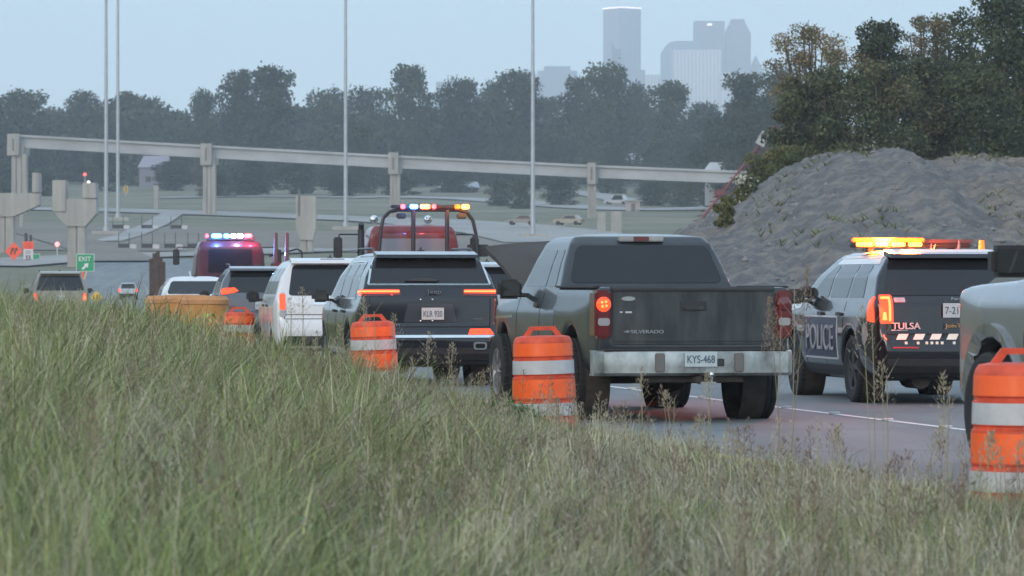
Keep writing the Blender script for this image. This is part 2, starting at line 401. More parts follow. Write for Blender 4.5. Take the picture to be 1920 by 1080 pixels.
# ------------------------------------------------------------------ bridge under construction
def pier(px0, px1, ptop, shaft, d, label, box_w=None):
    """tall pier: shaft with grooves, cap running away from the camera, end block with a slot; px0..px1 = end block, shaft (a, b)"""
    s = FPX / d; xa, xb = X_(px0, d), X_(px1, d); sa, sb = X_(shaft[0], d), X_(shaft[1], d)
    zt = Z_(ptop, d); zb = float(ground((sa + sb) / 2, d)) - 0.5
    r = empty('bridge_pier', ((sa + sb) / 2, d, zb), 0, label, 'bridge pier')
    cx = (sa + sb) / 2
    m = MB(); h = zt - zb; blk = 3.9
    w2 = (sb - sa) / 2
    # three engaged shafts give the vertical grooves
    for k in (-1, 0, 1):
        m.box(k * w2 * .68 - w2 * .32 + .0, k * w2 * .68 + w2 * .32, .2 + abs(k) * -.12, 2.2, 0, h - blk + .3, bev=.12)
    m.box(-w2 * .9, w2 * .9, .5, 2.0, 0.01, h - blk + .28)
    m.build('shaft', M['concrete'], r)
    MB().box(xa - cx + .15, xb - cx + w2 * .5, .35, 9, h - blk + .2, h - 1.9, bev=.1).build('pier_cap', M['concrete'], r)
    e = MB().box(xa - cx, xb - cx, -.6, .3, h - blk, h, bev=.08).build('end_block', M['concrete'], r)
    mid = (xa + xb) / 2 - cx
    MB().box(mid - .16, mid + .16, -.62, -.55, h - blk * .8, h - blk * .22).build('slot', M['slot'], e)  # dark strip on the block face, painted shade of the recess
    return r
PD = 700.0
piers = [(14, 37, 251, (21, 50)), (376, 397, 269, (380, 404)), (728, 747, 286, (731, 750)), (1101, 1117, 305, (1102, 1118))]
plabels = ['tall pier at the far end of the girder, nearest the orange roadwork signs',
           'tall pier just behind the blue and red flashing truck',
           'tall pier rising behind the light arch of the tow truck',
           'tall pier rising behind the roof of the dusty pickup']
for (a, b, t, sh), L in zip(piers, plabels): pier(a, b, t, sh, PD, L)
# the girder line, four spans
joints = [34, 392, 745, 1114, 1420]; tops = [252, 272, 291, 309, 321]
for k in range(4):
    xa, xb = X_(joints[k] + 2, PD), X_(joints[k + 1] - 1, PD); za, zb = Z_(tops[k], PD), Z_(tops[k + 1], PD)
    g = MB()
    for (y0, y1, h0, h1) in ((-.1, 1.3, 0, .42), (.38, .8, .42, 1.8), (-.0, 1.2, 1.8, 2.3)):
        g.add([(xa, PD + 1 + y0, za - h1), (xb, PD + 1 + y0, zb - h1), (xb, PD + 1 + y1, zb - h1), (xa, PD + 1 + y1, za - h1),
               (xa, PD + 1 + y0, za - h0), (xb, PD + 1 + y0, zb - h0), (xb, PD + 1 + y1, zb - h0), (xa, PD + 1 + y1, za - h0)],
              [(3, 2, 1, 0), (4, 5, 6, 7), (0, 1, 5, 4), (1, 2, 6, 5), (2, 3, 7, 6), (3, 0, 4, 7)])
    o = g.build('bridge_girder', M['girder'])
    tag(o, ['pale concrete girder spanning from the leftmost tall pier over the two masts', 'pale concrete girder above the blue and red flashing truck and the single mast',
            'pale concrete girder above the tow truck and the mast beside it', 'pale concrete girder running behind the gravel mound'][k], 'girder', 'girders of the unfinished bridge')
def tee_pier(px0, px1, ptop, pcap, shaft, d, label, boxes=()):
    xa, xb = X_(px0, d), X_(px1, d); sa, sb = X_(shaft[0], d), X_(shaft[1], d); cx = (sa + sb) / 2
    zb = float(ground(cx, d)) - .6; h = Z_(ptop, d) - zb; hc = Z_(pcap, d) - zb
    r = empty('bridge_pier', (cx, d, zb), 0, label, 'bridge pier')
    sh = MB(); w = (sb - sa)
    sh.box(-w / 2, w * .02, 0, 1.8, 0, hc - 1.0, bev=.1).box(w * .04, w / 2, -.08, 1.7, 0, hc - 1.0, bev=.1)
    sh.build('shaft', M['concrete'], r)
    MB().prism([(-w / 2, hc - 1.3), (w / 2, hc - 1.3), (xb - cx, hc + .1), (xb - cx, h), (xa - cx, h), (xa - cx, hc + .1)], -.3, 2.1, 'y').build('pier_cap', M['concrete'], r)
    for (a, b, t0, t1) in boxes:
        MB().box(X_(a, d) - cx, X_(b, d) - cx, -.5, 2.3, Z_(t1, d) - zb, Z_(t0, d) - zb, bev=.06).build('end_block', M['concrete'], r)
    return r
tee_pier(104, 181, 373, 402, (126, 160), 430, 'hammerhead pier with two blocks on top, standing behind the EXIT sign', [(99, 124, 338, 397), (155, 181, 343, 372)])
tee_pier(-40, 74, 362, 386, (-8, 26), 480, 'hammerhead pier behind the orange diamond sign', [(61, 74, 324, 361)])
t = tee_pier(555, 592, 368, 430, (562, 587), 478, 'short pier with narrow cap between the flashing truck and the tow truck')
MB().box(X_(559, 478) - X_(574.5, 478), X_(563, 478) - X_(574.5, 478), -.36, -.28, 5.2, 8.5).build('slot', M['slot'], t)  # strip coloured dark to give the shade of a groove
def stub(px0, px1, p0, p1, label):
    x, d = at((px0 + px1) / 2, p1); s = FPX / d; w = (px1 - px0) / s
    o = MB().box(-w / 2, w / 2, 0, w, -.5, (p1 - p0) / s, bev=.08).build('concrete_post', M['concrete'])
    o.location = (x, d, float(ground(x, d))); tag(o, label, 'post')
stub(288, 297, 353, 397, 'lone concrete post between the twin masts and the second tall pier')
stub(1120, 1136, 400, 440, 'concrete post right beside the tall pier behind the pickup')
stub(1146, 1166, 398, 440, 'wide concrete post behind the middle of the pickup roof')
stub(36, 44, 385, 430, 'slim concrete post below the girder by the leftmost pier')

# ------------------------------------------------------------------ high masts
for (px, py, H, L) in ((199, 441, 44, 'left one of the two high light masts standing close together'), (221, 417, 52, 'right one of the two high light masts standing close together'),
                       (648, 432, 46, 'high light mast on a concrete footing between two tall piers'), (999, 447, 44, 'high light mast rising behind the raised hood of the pickup')):
    x, d = at(px, py); z = float(ground(x, d))
    r = empty('light_mast', (x, d, z), 0, L, 'light mast')
    MB().cyl((0, 0, 1.1), (0, 0, H), .33, .17, n=14).build('mast_pole', M['steel'], r, smooth=True)
    MB().cyl((0, 0, 0), (0, 0, 1.1), .5, n=14).build('base_flange', M['steel'], r, smooth=True)
    MB().box(-2, 2, -1.5, 1.5, -.8, .5, bev=.06).build('footing', M['concrete'], r)
    hd = MB().lathe([(1.0, H - .3), (1.15, H - .2), (1.0, H)], n=16)
    for k in range(6):
        a = k * math.pi / 3; hd.box(-.25, .25, .9, 1.6, H - .75, H - .35, M=Matrix.Rotation(a, 4, 'Z'))
    hd.build('lamp_ring', M['steel'], r)

# ------------------------------------------------------------------ barrier rows of the building site
for row, (y, xs0, xs1, n) in enumerate(((432, 221, 330, 3), (468, 232, 362, 4))):
    for k in range(n):
        px = xs0 + (xs1 - xs0) * k / max(n - 1, 1)
        x, d = at(px, y); s = FPX / d; z = float(ground(x, d)) + .1
        r = empty('site_barrier', (x, d, z), 0, 'dark barrier panel, %s of the %s row below the masts' % (('first', 'second', 'third', 'last')[k], ('upper', 'lower')[row]), 'barrier', 'rows of site barriers on the bare soil')
        w = 20 / s
        MB().box(-w / 2, w / 2, 0, .3, .1, .62, bev=.03).build('panel', M['black_metal'], r)
        MB().box(w / 2 + .05, w / 2 + .9, 0, .8, -.1, .55, bev=.05).build('footing_block', M['white_sheet'], r)
        for q in (-w / 2, w / 2): MB().cyl((q, .15, 0), (q, .15, 2.0), .05, n=6).build('post', M['black_metal'], r)
r = empty('pile_bundle', (X_(295, 250), 250, 0), 0, 'dark brown upright piles standing behind the white sedan', 'piles')
for (a, h, w) in ((-.42, 3.0, .2), (-.2, 3.35, .22), (.02, 3.45, .24), (.22, 3.1, .2), (.4, 2.8, .2)):
    MB().box(a - w / 2, a + w / 2, -.1 + abs(a) * .3, .25, -.3, h, bev=.02).build('pile', mat('rusty_pile', (0.085, 0.055, 0.045), .9, var=.3, scale=3) if a < -.4 else bpy.data.materials['rusty_pile'], r)

# red lattice leads leaning up beside the mound
LA, LB = Vector((X_(1282, 330), 330, Z_(432, 330))), Vector((X_(1452, 330), 330, Z_(236, 330)))
r = empty('leaning_crane_boom', LA, 0, 'thin red lattice boom leaning up beside the bushy end of the gravel mound', 'crane boom')
v = LB - LA; side = Vector((1.45, 0.6, 0)); 
MB().cyl((0, 0, -1), v, .11, n=6).build('rail', M['lattice_red'], r)
MB().cyl(side + Vector((0, 0, -1)), side + v, .11, n=6).build('rail', M['lattice_red'], r)
lm = MB(); K = 22
for k in range(K):
    a, b = v * (k / K), v * ((k + 1) / K)
    lm.cyl(a, side + b, .028, n=5); lm.cyl(side + b, b, .028, n=5)
o = lm.build('bracing', M['lattice_red'], r)
MB().box(.1, 1.0, -.3, .6, 0, .5, M=Matrix.Translation(v * .33), bev=.08).build('winch_housing', M['lattice_red'], r)
MB().box(-.3, .5, -.5, -.3, 0, 1.2, M=Matrix.Translation(v * .82) @ Matrix.Rotation(R(30), 4, 'Y')).build('guide_plate', M['girder'], r)

# ------------------------------------------------------------------ skyline
CD = 6000.0
cz = float(np.interp(CD, DT, ZT))
cm = {}
def citymat(k, c, est=0):
    if k not in cm:
        m = bpy.data.materials.new('facade_' + k); m.use_nodes = True; t = m.node_tree; b = t.nodes['Principled BSDF']
        b.inputs['Roughness'].default_value = .6
        tc = t.nodes.new('ShaderNodeTexCoord'); wv = t.nodes.new('ShaderNodeTexWave'); wv.bands_direction = 'Z'; wv.inputs['Scale'].default_value = .08
        w2 = t.nodes.new('ShaderNodeTexWave'); w2.inputs['Scale'].default_value = .06; w2.bands_direction = 'X'
        ad = t.nodes.new('ShaderNodeMath'); ad.operation = 'MULTIPLY'
        t.links.new(tc.outputs['Object'], wv.inputs[0]); t.links.new(tc.outputs['Object'], w2.inputs[0])
        t.links.new(wv.outputs[1], ad.inputs[0]); t.links.new(w2.outputs[1], ad.inputs[1])
        rp = t.nodes.new('ShaderNodeValToRGB'); rp.color_ramp.elements[0].color = (*c, 1); rp.color_ramp.elements[1].color = (*[q * .55 for q in c], 1)
        t.links.new(ad.outputs[0], rp.inputs[0]); t.links.new(rp.outputs[0], b.inputs['Base Color'])
        cm[k] = m
    return cm[k]
def tower(px0, px1, ptop, label, mk, c, rot=0.0, dd=0, depth=None, name='office_tower', top=None):
    d = CD + dd; xa, xb = X_(px0, d), X_(px1, d); w = xb - xa; h = Z_(ptop, d) - cz + 10
    dp = depth or w
    ww = w / (math.cos(rot) + math.sin(rot)) if rot else w
    r = empty(name, ((xa + xb) / 2, d, cz - 10), rot, label, 'building')
    if rot: dp = ww
    b = MB()
    if top == 'chamfer':
        hh = h - 19
        b.box(-ww / 2, ww / 2, -dp / 2, dp / 2, 0, hh)
        for k in range(3):
            q = ww / 2 - 2.5 * (k + 1); b.box(-q, q, -q, q, hh + k * 5, hh + k * 5 + 5)
        b.box(-ww * .28, ww * .28, -ww * .28, ww * .28, hh + 15, h)
    elif top == 'pyramid':
        hh = h - 26; b.box(-ww / 2, ww / 2, -dp / 2, dp / 2, 0, hh)
        b.add([(-ww / 2, -dp / 2, hh), (ww / 2, -dp / 2, hh), (ww / 2, dp / 2, hh), (-ww / 2, dp / 2, hh), (0, 0, h)], [(0, 1, 4), (1, 2, 4), (2, 3, 4), (3, 0, 4)])
    elif top == 'slant':
        b.prism([(-ww / 2, 0), (ww / 2, 0), (ww / 2, h - 12), (-ww / 6, h - 10), (-ww / 2, h)], -dp / 2, dp / 2, 'y')
    elif top == 'round':
        pts = [(-ww / 2, 0), (ww / 2, 0), (ww / 2, h - 4), (ww * .3, h), (-ww * .12, h), (-ww * .3, h - 2), (-ww * .42, h - 8), (-ww / 2, h - 16)]
        b.prism(pts, -dp / 2, dp / 2, 'y')
    else:
        b.box(-ww / 2, ww / 2, -dp / 2, dp / 2, 0, h)
    b.build('tower_body', citymat(mk, c), r)
    f = MB(); n = max(3, int(ww / 5))
    for k in range(n + 1):
        x = -ww / 2 + ww * k / n
        f.box(x - .35, x + .35, -dp / 2 - .5, -dp / 2 + .1, 0, h - (20 if top in ('chamfer', 'pyramid', 'slant', 'round') else 2))
    f.build('facade_fins', citymat('fin', (.45, .46, .48)), r)
    return r, ww, dp, h
r, ww, dp, h = tower(1131, 1201, 17, 'tallest skyline tower with flat top edged in white light', 'tall', (.30, .30, .34), rot=R(35))
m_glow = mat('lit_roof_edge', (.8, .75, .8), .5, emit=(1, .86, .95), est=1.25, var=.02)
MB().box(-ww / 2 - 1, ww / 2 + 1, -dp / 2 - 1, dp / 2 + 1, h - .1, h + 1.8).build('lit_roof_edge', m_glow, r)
tower(1147, 1165, 78, 'slim dark tower with slanted top right in front of the tallest tower', 'dark', (.10, .11, .13), dd=-500, top='slant')
tower(1008, 1082, 134, 'wide low office block left of the tallest tower', 'grey', (.22, .24, .28), dd=-200, name='office_block', depth=40)
tower(1020, 1069, 125, 'narrow upper storey block set back above the wide low office block', 'grey', (.22, .24, .28), dd=-150, name='office_block', depth=25)
tower(1172, 1209, 132, 'short block at the right foot of the tallest tower', 'grey', (.22, .24, .28), dd=-300, name='office_block')
tower(1207, 1242, 141, 'low block filling the gap between the tallest tower and the round-shouldered one', 'pale', (.72, .72, .76), dd=0, name='office_block')
tower(1240, 1312, 79, 'broad tower with rounded left shoulder', 'blue', (.28, .32, .38), dd=-100, top='round')
tower(1262, 1350, 96, 'pale flat-topped block with fine horizontal bands before the round-shouldered tower', 'pale', (.72, .72, .76), dd=-500)
r, ww, dp, h = tower(1301, 1357, 41, 'square tower with flat dark top standing behind the pale block', 'mauve', (.28, .25, .30))
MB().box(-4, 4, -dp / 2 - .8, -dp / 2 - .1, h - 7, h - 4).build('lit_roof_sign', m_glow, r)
tower(1359, 1406, 37, 'tower with stepped narrowing crown', 'mauve', (.28, .25, .30), top='chamfer')
tower(1403, 1431, 103, 'small tower with pyramid roof right of the stepped tower', 'mauve', (.28, .25, .30), top='pyramid')
tower(1350, 1402, 137, 'low pale block at the foot of the stepped tower', 'pale', (.72, .72, .76), dd=-600, name='office_block')
tower(818, 842, 154, 'faint small block far left of the skyline above the trees', 'grey', (.22, .24, .28), name='office_block')

# ------------------------------------------------------------------ houses on the slope
def house(px0, px1, pe, pr, d, label, wallc, roofc):
    xa, xb = X_(px0, d), X_(px1, d); zg = float(ground((xa + xb) / 2, d)) - 1; ze, zr = Z_(pe, d), Z_(pr, d); w = xb - xa; cx = (xa + xb) / 2
    r = empty('house', (cx, d, zg), 0, label, 'house')
    MB().box(-w * .45, w * .45, 0, 9, 0, ze - zg).build('wall', mat('house_wall', wallc, .9, var=.1), r)
    e, p = ze - zg, max(zr, ze + 1.2) - zg
    MB().add([(-w / 2, -.5, e), (w / 2, -.5, e), (w / 2, 9.5, e), (-w / 2, 9.5, e), (-w * .36, 4.5, p), (w * .44, 4.5, p)],
             [(0, 1, 5, 4), (1, 2, 5), (2, 3, 4, 5), (3, 0, 4), (3, 2, 1, 0)]).build('roof', mat('house_roof', roofc, .8, var=.1), r)
    for k in (-.25, .1): MB().box(w * k, w * k + 1.4, -.06, .04, .8 + (e - 3) * .5, min(2.2, e - .4) + (e - 3) * .5).build('window', M['glass'], r)
    MB().box(w * .28, w * .28 + 1, -.06, .04, .0, max(2.0, e - 1)).build('door', M['slot'], r)
house(1322, 1402, 319, 303, 760, 'house with pale grey roof showing above the girder at the mound', (.3, .3, .3), (.55, .56, .57))
house(258, 318, 314, 291, 1040, 'grey house with mauve roof under the girder right of the twin masts', (.20, .20, .24), (.30, .28, .34))
house(1165, 1206, 299, 286, 1060, 'small house with light roof among trees above the girder', (.2, .2, .2), (.45, .46, .48))
house(820, 900, 352, 340, 960, 'low house with pale roof and reddish walls behind the tow truck light bar', (.16, .08, .08), (.36, .37, .4))
# a shed with a slanted bright roof
x, d = at(1188, 392)
r = empty('roadside_shed', (x, d, float(ground(x, d))), .15, 'little pale pinkish shed by the road junction behind the pickup', 'shed')
MB().box(-1.3, 1.3, 0, 2, -.3, 2.0).build('wall', mat('shed_wall', (.42, .36, .36), .8, var=.1), r)
MB().box(-1.6, 1.6, -.3, 2.3, 2.0, 2.2).build('roof', M['concrete'], r)
MB().box(-.5, .3, -.04, .05, 0, 1.6).build('door', M['slot'], r)

# ------------------------------------------------------------------ signs
def post_sign(px, py_top, py_bot, d, wpx, label, base, faces):
    pass
def sign_root(px, d, label, zg=None):
    x = X_(px, d); z = float(ground(x, d)) if zg is None else zg
    return empty('road_sign', (x, d, z), 0, label, 'road sign'), z
r, zg = sign_root(155, 300, 'green EXIT sign with a white arrow pointing up to the right, on an orange post')
h0, h1 = Z_(509, 300) - zg, Z_(476, 300) - zg; wd = 34 * 300 / FPX; o1 = 5 * 300 / FPX
MB().box(o1 - wd / 2, o1 + wd / 2, -.03, 0, h0, h1, bev=.01).build('sign_board', M['sign_white'], r)
MB().box(o1 - wd / 2 + .04, o1 + wd / 2 - .04, -.04, -.02, h0 + .04, h1 - .04).build('sign_face', M['sign_green'], r)
text_mesh('EXIT', .92, .34, M['sign_white'], r, (o1 - .03, -.05, h1 - .38), (R(90), 0, 0), bold=.01)
a = MB().prism([(-.06, -.34), (.09, -.34), (.09, .02), (.23, .02), (.015, .34), (-.2, .02), (-.06, .02)], -.055, -.042, 'y').build('arrow', M['sign_white'], r)
a.location = (o1, 0, h0 + .42); a.rotation_euler = (0, R(45), 0)
MB().box(-.07, .07, 0, .1, -.2, h0 + .1).build('post', M['sign_orange'], r)
r, zg = sign_root(26, 445, 'orange diamond sign with two black bent arrows')
c0 = Z_(471, 445) - zg; q = 1.02
MB().prism([(0, c0 - q), (q, c0), (0, c0 + q), (-q, c0)], -.03, 0, 'y').build('sign_board', M['sign_orange'], r)
for k in (-.22, .2):
    MB().prism([(k - .2, c0 - .4), (k - .06, c0 - .4), (k - .0, c0 - .05), (k + .14, c0 + .1), (k + .2, c0 + .02), (k + .22, c0 + .42), (k - .1, c0 + .32), (k - .02, c0 + .22), (k - .16, c0)], -.045, -.032, 'y').build('arrow', M['sign_black'], r)
MB().box(-.09, .09, .01, .12, -.2, c0 - .5).build('post', M['sign_orange'], r)
r, zg = sign_root(53, 448, 'orange plaque above a white speed sign, dark lamp box on top')
f = lambda p: Z_(p, 448) - zg
MB().box(-.62, .62, -.03, 0, f(467), f(453), bev=.01).build('warning_plaque', M['sign_orange'], r)
MB().box(-.55, .55, -.03, 0, f(490), f(467.4), bev=.01).build('sign_board', M['sign_white'], r)
text_mesh('WORK', .8, .2, M['red_letter'], r, (0, -.05, f(457.5)), (R(90), 0, 0)); text_mesh('ZONE', .8, .2, M['red_letter'], r, (0, -.05, f(462.5)), (R(90), 0, 0))
text_mesh('SPEED', .7, .15, M['sign_black'], r, (0, -.05, f(471)), (R(90), 0, 0)); text_mesh('LIMIT', .7, .15, M['sign_black'], r, (0, -.05, f(475)), (R(90), 0, 0))
text_mesh('55', .6, .5, M['sign_black'], r, (0, -.05, f(483)), (R(90), 0, 0), bold=.02)
MB().box(-.08, .08, .01, .12, -.2, f(490)).build('post', M['sign_orange'], r)
MB().box(-.45, -.1, 0, .3, f(453) + .02, f(437), bev=.03).box(.12, .4, .05, .3, f(453) + .02, f(440), bev=.03).build('lamp_box', M['black_plastic'], r)
r, zg = sign_root(68, 452, 'small green sign with white edge beside the speed sign')
f = lambda p: Z_(p, 452) - zg
MB().box(-.42, .42, -.03, 0, f(491), f(476), bev=.01).build('sign_board', M['sign_white'], r)
MB().box(-.37, .37, -.04, -.02, f(490.2), f(476.8)).build('sign_face', M['sign_green'], r)
MB().box(-.05, .05, .01, .1, -.2, f(491)).build('post', M['steel'], r)
for px, py, L in ((89, 360, 'yellow chevron sign on the far bank left of the hammerhead pier'), (236, 363, 'yellow chevron sign on the far bank right of the twin masts')):
    x, d = at(px, py + 8); r = empty('chevron_sign', (x, d, float(ground(x, d))), 0, L, 'road sign')
    MB().box(-.45, .45, -.03, 0, .9, 2.4).build('sign_board', mat('yellow_sign', (.6, .38, .04), .5, var=.05) if 'yellow_sign' not in bpy.data.materials else bpy.data.materials['yellow_sign'], r)
    MB().prism([(-.25, 1.0), (.0, 1.0), (.3, 1.65), (.0, 2.3), (-.25, 2.3), (.05, 1.65)], -.045, -.032, 'y').build('chevron', M['sign_black'], r)
    MB().box(-.05, .05, .01, .1, -.2, .9).build('post', M['steel'], r)
# yellow and black striped object marker past the tan SUV
r = empty('object_marker', (X_(181, 118), 118, 0), 0, 'small yellow diamond marker with dark stripes right of the tan SUV', 'road marker')
zc = Z_(557, 118)
MB().prism([(-.19, zc), (0, zc - .19), (.19, zc), (0, zc + .19)], -.02, 0, 'y').build('marker_board', mat('marker_yellow', (.75, .48, .08), .4, var=.05), r)
for k in (-.08, .02, .1): MB().box(k - .012, k + .012, -.026, -.021, zc - .07, zc + .07, M=None).build('stripe', M['sign_black'], r)
MB().box(-.03, .03, .001, .04, -.1, zc - .1).build('post', M['steel'], r)
for (px, py, d, c, L) in ((159, 327, 700, (1, .1, .1), 'red signal lamp above the hammerhead pier'), (107, 458, 470, (1, .25, .25), 'red signal lamp between the speed sign and the hammerhead pier'),
                          (166, 342, 700, (1, .9, .9), 'white lamp just below the red signal above the hammerhead pier')):
    zc = Z_(py, d); x = X_(px, d); zg = float(ground(x, d))
    r = empty('signal_lamp', (x, d, zg), 0, L, 'signal lamp')
    MB().lathe([(0.001, -.0), (.26, 0), (.3, .25), (.001, .3)], c=(0, -.1, zc - zg), axis='y', n=12).build('lamp', mat('signal_lamp', c, .4, emit=c, est=1.3, var=.02), r)
    MB().cyl((0, .3, -.3), (0, .3, zc - zg), .08, n=6).build('post', M['steel'], r)

# ------------------------------------------------------------------ vehicles
def ev_mesh(o, name):
    bpy.context.view_layer.update()
    return bpy.data.meshes.new_from_object(o.evaluated_get(bpy.context.evaluated_depsgraph_get()))
def shell(side, sect, plan, wheels, voxel=.03, smooth=6, cuts=(), adds=None, wr=.07):
    """solid whose side view is side (y,z), cross section sect (halfwidth,z), plan (halfwidth,y)"""
    tmp = []
    def T(mb):
        o = link('tmp', mb.mesh('tmp'), None); tmp.append(o); return o
    a = T(MB().prism(side, -3, 3, 'x'))
    s = T(MB().prism([(x, z) for x, z in sect] + [(-x, z) for x, z in reversed(sect) if x > 1e-6], -3, 12, 'y'))
    p = T(MB().prism([(x, y) for x, y in plan] + [(-x, y) for x, y in reversed(plan)], -3, 6, 'z'))
    def boolm(o, op):
        m = a.modifiers.new('b', 'BOOLEAN'); m.operation = op; m.object = o; m.solver = 'EXACT'
    boolm(s, 'INTERSECT'); boolm(p, 'INTERSECT')
    for (y, z, r, xin) in wheels:
        for sg in (-1, 1):
            boolm(T(MB().cyl((sg * xin, y, z), (sg * 3, y, z), r + wr, n=40)), 'DIFFERENCE')
    for c in cuts: boolm(T(MB().box(*c)), 'DIFFERENCE')
    if adds: boolm(T(adds), 'UNION')
    m = a.modifiers.new('r', 'REMESH'); m.mode = 'VOXEL'; m.voxel_size = voxel
    m = a.modifiers.new('s', 'SMOOTH'); m.factor = .5; m.iterations = smooth
    me = ev_mesh(a, 'body')
    for o in tmp: 
        q = o.data; bpy.data.objects.remove(o); bpy.data.meshes.remove(q)
    me.materials.clear()
    return me
def bvh_of(me):
    return BVHTree.FromPolygons([v.co.copy() for v in me.vertices], [tuple(p.vertices) for p in me.polygons])
def rpoly(pts, r=.04, n=4):
    out = []; N = len(pts)
    for i in range(N):
        p0, p, p1 = Vector(pts[i - 1]), Vector(pts[i]), Vector(pts[(i + 1) % N])
        a = (p0 - p); b = (p1 - p); q = min(r, a.length * .45, b.length * .45)
        A = p + a.normalized() * q; B = p + b.normalized() * q
        for k in range(n + 1):
            t = k / n; v = A * (1 - t) ** 2 + p * 2 * t * (1 - t) + B * t * t; out.append((v.x, v.y))
    return out
AX = {'rear': ((0, 1, 0), lambda u, v: (u, -3, v)), 'left': ((1, 0, 0), lambda u, v: (-4, u, v)), 'right': ((-1, 0, 0), lambda u, v: (4, u, v)),
      'top': ((0, 0, -1), lambda u, v: (u, v, 6)), 'front': ((0, -1, 0), lambda u, v: (u, 12, v))}
def decal(name, poly, axis, bvh, m, parent, off=.006, res=.08, th=.02, rad=.03, mirror=False):
    """a panel, pane, lamp or stripe that follows the body: the outline is laid on the surface and given thickness"""
    if mirror: poly = [(-u, v) for u, v in poly][::-1]
    if rad: poly = rpoly(poly, rad)
    bm = bmesh.new()
    bm.faces.new([bm.verts.new((u, v, 0)) for u, v in poly])
    us = [p[0] for p in poly]; vs = [p[1] for p in poly]
    for lo, hi, nrm, k in ((min(us), max(us), (1, 0, 0), 0), (min(vs), max(vs), (0, 1, 0), 1)):
        n = int((hi - lo) / res)
        for i in range(1, n + 1):
            c = lo + (hi - lo) * i / (n + 1); co = (c, 0, 0) if k == 0 else (0, c, 0)
            bmesh.ops.bisect_plane(bm, geom=bm.verts[:] + bm.edges[:] + bm.faces[:], plane_co=co, plane_no=nrm)
    d, fo = AX[axis]; d = Vector(d); nrm = {}
    miss = []
    for v in bm.verts:
        o = Vector(fo(v.co.x, v.co.y)); h = bvh.ray_cast(o, d)
        if h[0] is None: miss.append((v, o)); continue
        n = h[1] if h[1].dot(d) < 0 else -h[1]
        nrm[v] = n; v.co = h[0] + n * off
    for v, o in miss:
        h = bvh.find_nearest(o + d * 3.5); n = h[1]; nrm[v] = n; v.co = h[0] + n * off
    bm.normal_update()
    f0 = [f for f in bm.faces]
    if sum(f.normal.dot(d) * f.calc_area() for f in f0) > 0:
        bmesh.ops.reverse_faces(bm, faces=f0)
    be = [e for e in bm.edges if len(e.link_faces) == 1]
    r = bmesh.ops.extrude_edge_only(bm, edges=be)
    for v in [g for g in r['geom'] if isinstance(g, bmesh.types.BMVert)]:
        src = min((x for e in v.link_edges for x in [e.other_vert(v)] if x in nrm), key=lambda x: (x.co - v.co).length, default=None)
        n = nrm[src] if src is not None else -d
        v.co = v.co - n * th
    me = bpy.data.meshes.new(name); bm.to_mesh(me); bm.free()
    return link(name, me, m, parent, smooth=False)
def line_decal(name, pts, axis, bvh, m, parent, w=.012, off=.002):
    a = [Vector(p) for p in pts]; L = []; Rr = []
    for i, p in enumerate(a):
        t = (a[min(i + 1, len(a) - 1)] - a[max(i - 1, 0)]).normalized(); n = Vector((-t.y, t.x)) * w / 2
        L.append(tuple(p + n)); Rr.append(tuple(p - n))
    return decal(name, L + Rr[::-1], axis, bvh, m, parent, off=off, res=.1, th=.006, rad=0)
wheel_cache = {}
def wheel(parent, x, y, r, tw, rimr=None, dark=False, nsp=5, rimm=None):
    sg = -1 if x < 0 else 1; rimr = rimr or r * .62
    key = (round(r, 3), round(tw, 3), sg, nsp, dark, round(rimr, 3))
    if key not in wheel_cache:
        h = tw / 2
        prof = [(rimr, -h * .8), (r * .86, -h), (r * .96, -h * .95), (r, -h * .78), (r, -h * .45), (r - .012, -h * .43), (r - .012, -h * .37), (r, -h * .35), (r, -h * .03), (r - .012, -.01),
                (r - .012, .01), (r, h * .03), (r, h * .35), (r - .012, h * .37), (r - .012, h * .43), (r, h * .45), (r, h * .78), (r * .96, h * .95), (r * .86, h), (rimr, h * .8)]
        t = MB().lathe(prof, axis='x', n=40)
        for k in range(40):   # tread blocks at the shoulders
            a = k * math.pi / 20
            for s2 in (-1, 1):
                t.box(s2 * h * .6 - h * .17, s2 * h * .6 + h * .17, -.011, .011, r - .01, r + .008, M=Matrix.Rotation(a + s2 * .03, 4, 'X'))
        me = t.mesh('wheel')
        rb = MB().lathe([(rimr + .005, sg * h * .85), (rimr - .02, sg * h * .8), (rimr - .035, sg * h * .3), (rimr - .03, -sg * h * .8)], axis='x', n=32)
        for k in range(nsp):
            a = 2 * math.pi * k / nsp
            for q in (-.13, .13):
                rb.box(*sorted((sg * h * .55, sg * h * .78)), -.022, .022, .03, rimr - .02, M=Matrix.Rotation(a + q, 4, 'X'))
        rb.lathe([(.001, sg * h * .84), (.06, sg * h * .82), (.075, sg * h * .6), (.07, 0)], axis='x', n=16)
        rb.lathe([(.001, -.01), (rimr * .72, -.01), (rimr * .72, .02)], axis='x', n=20)
        wheel_cache[key] = (me, rb.mesh('rim'))
    me, mr = wheel_cache[key]
    o = link('wheel', me, M['rubber'], parent) if not me.materials else link('wheel', me, me.materials[0], parent)
    o.location = (x, y, r)
    q = link('rim', mr, rimm or (M['black_plastic'] if dark else M['rim']), o)
    return o
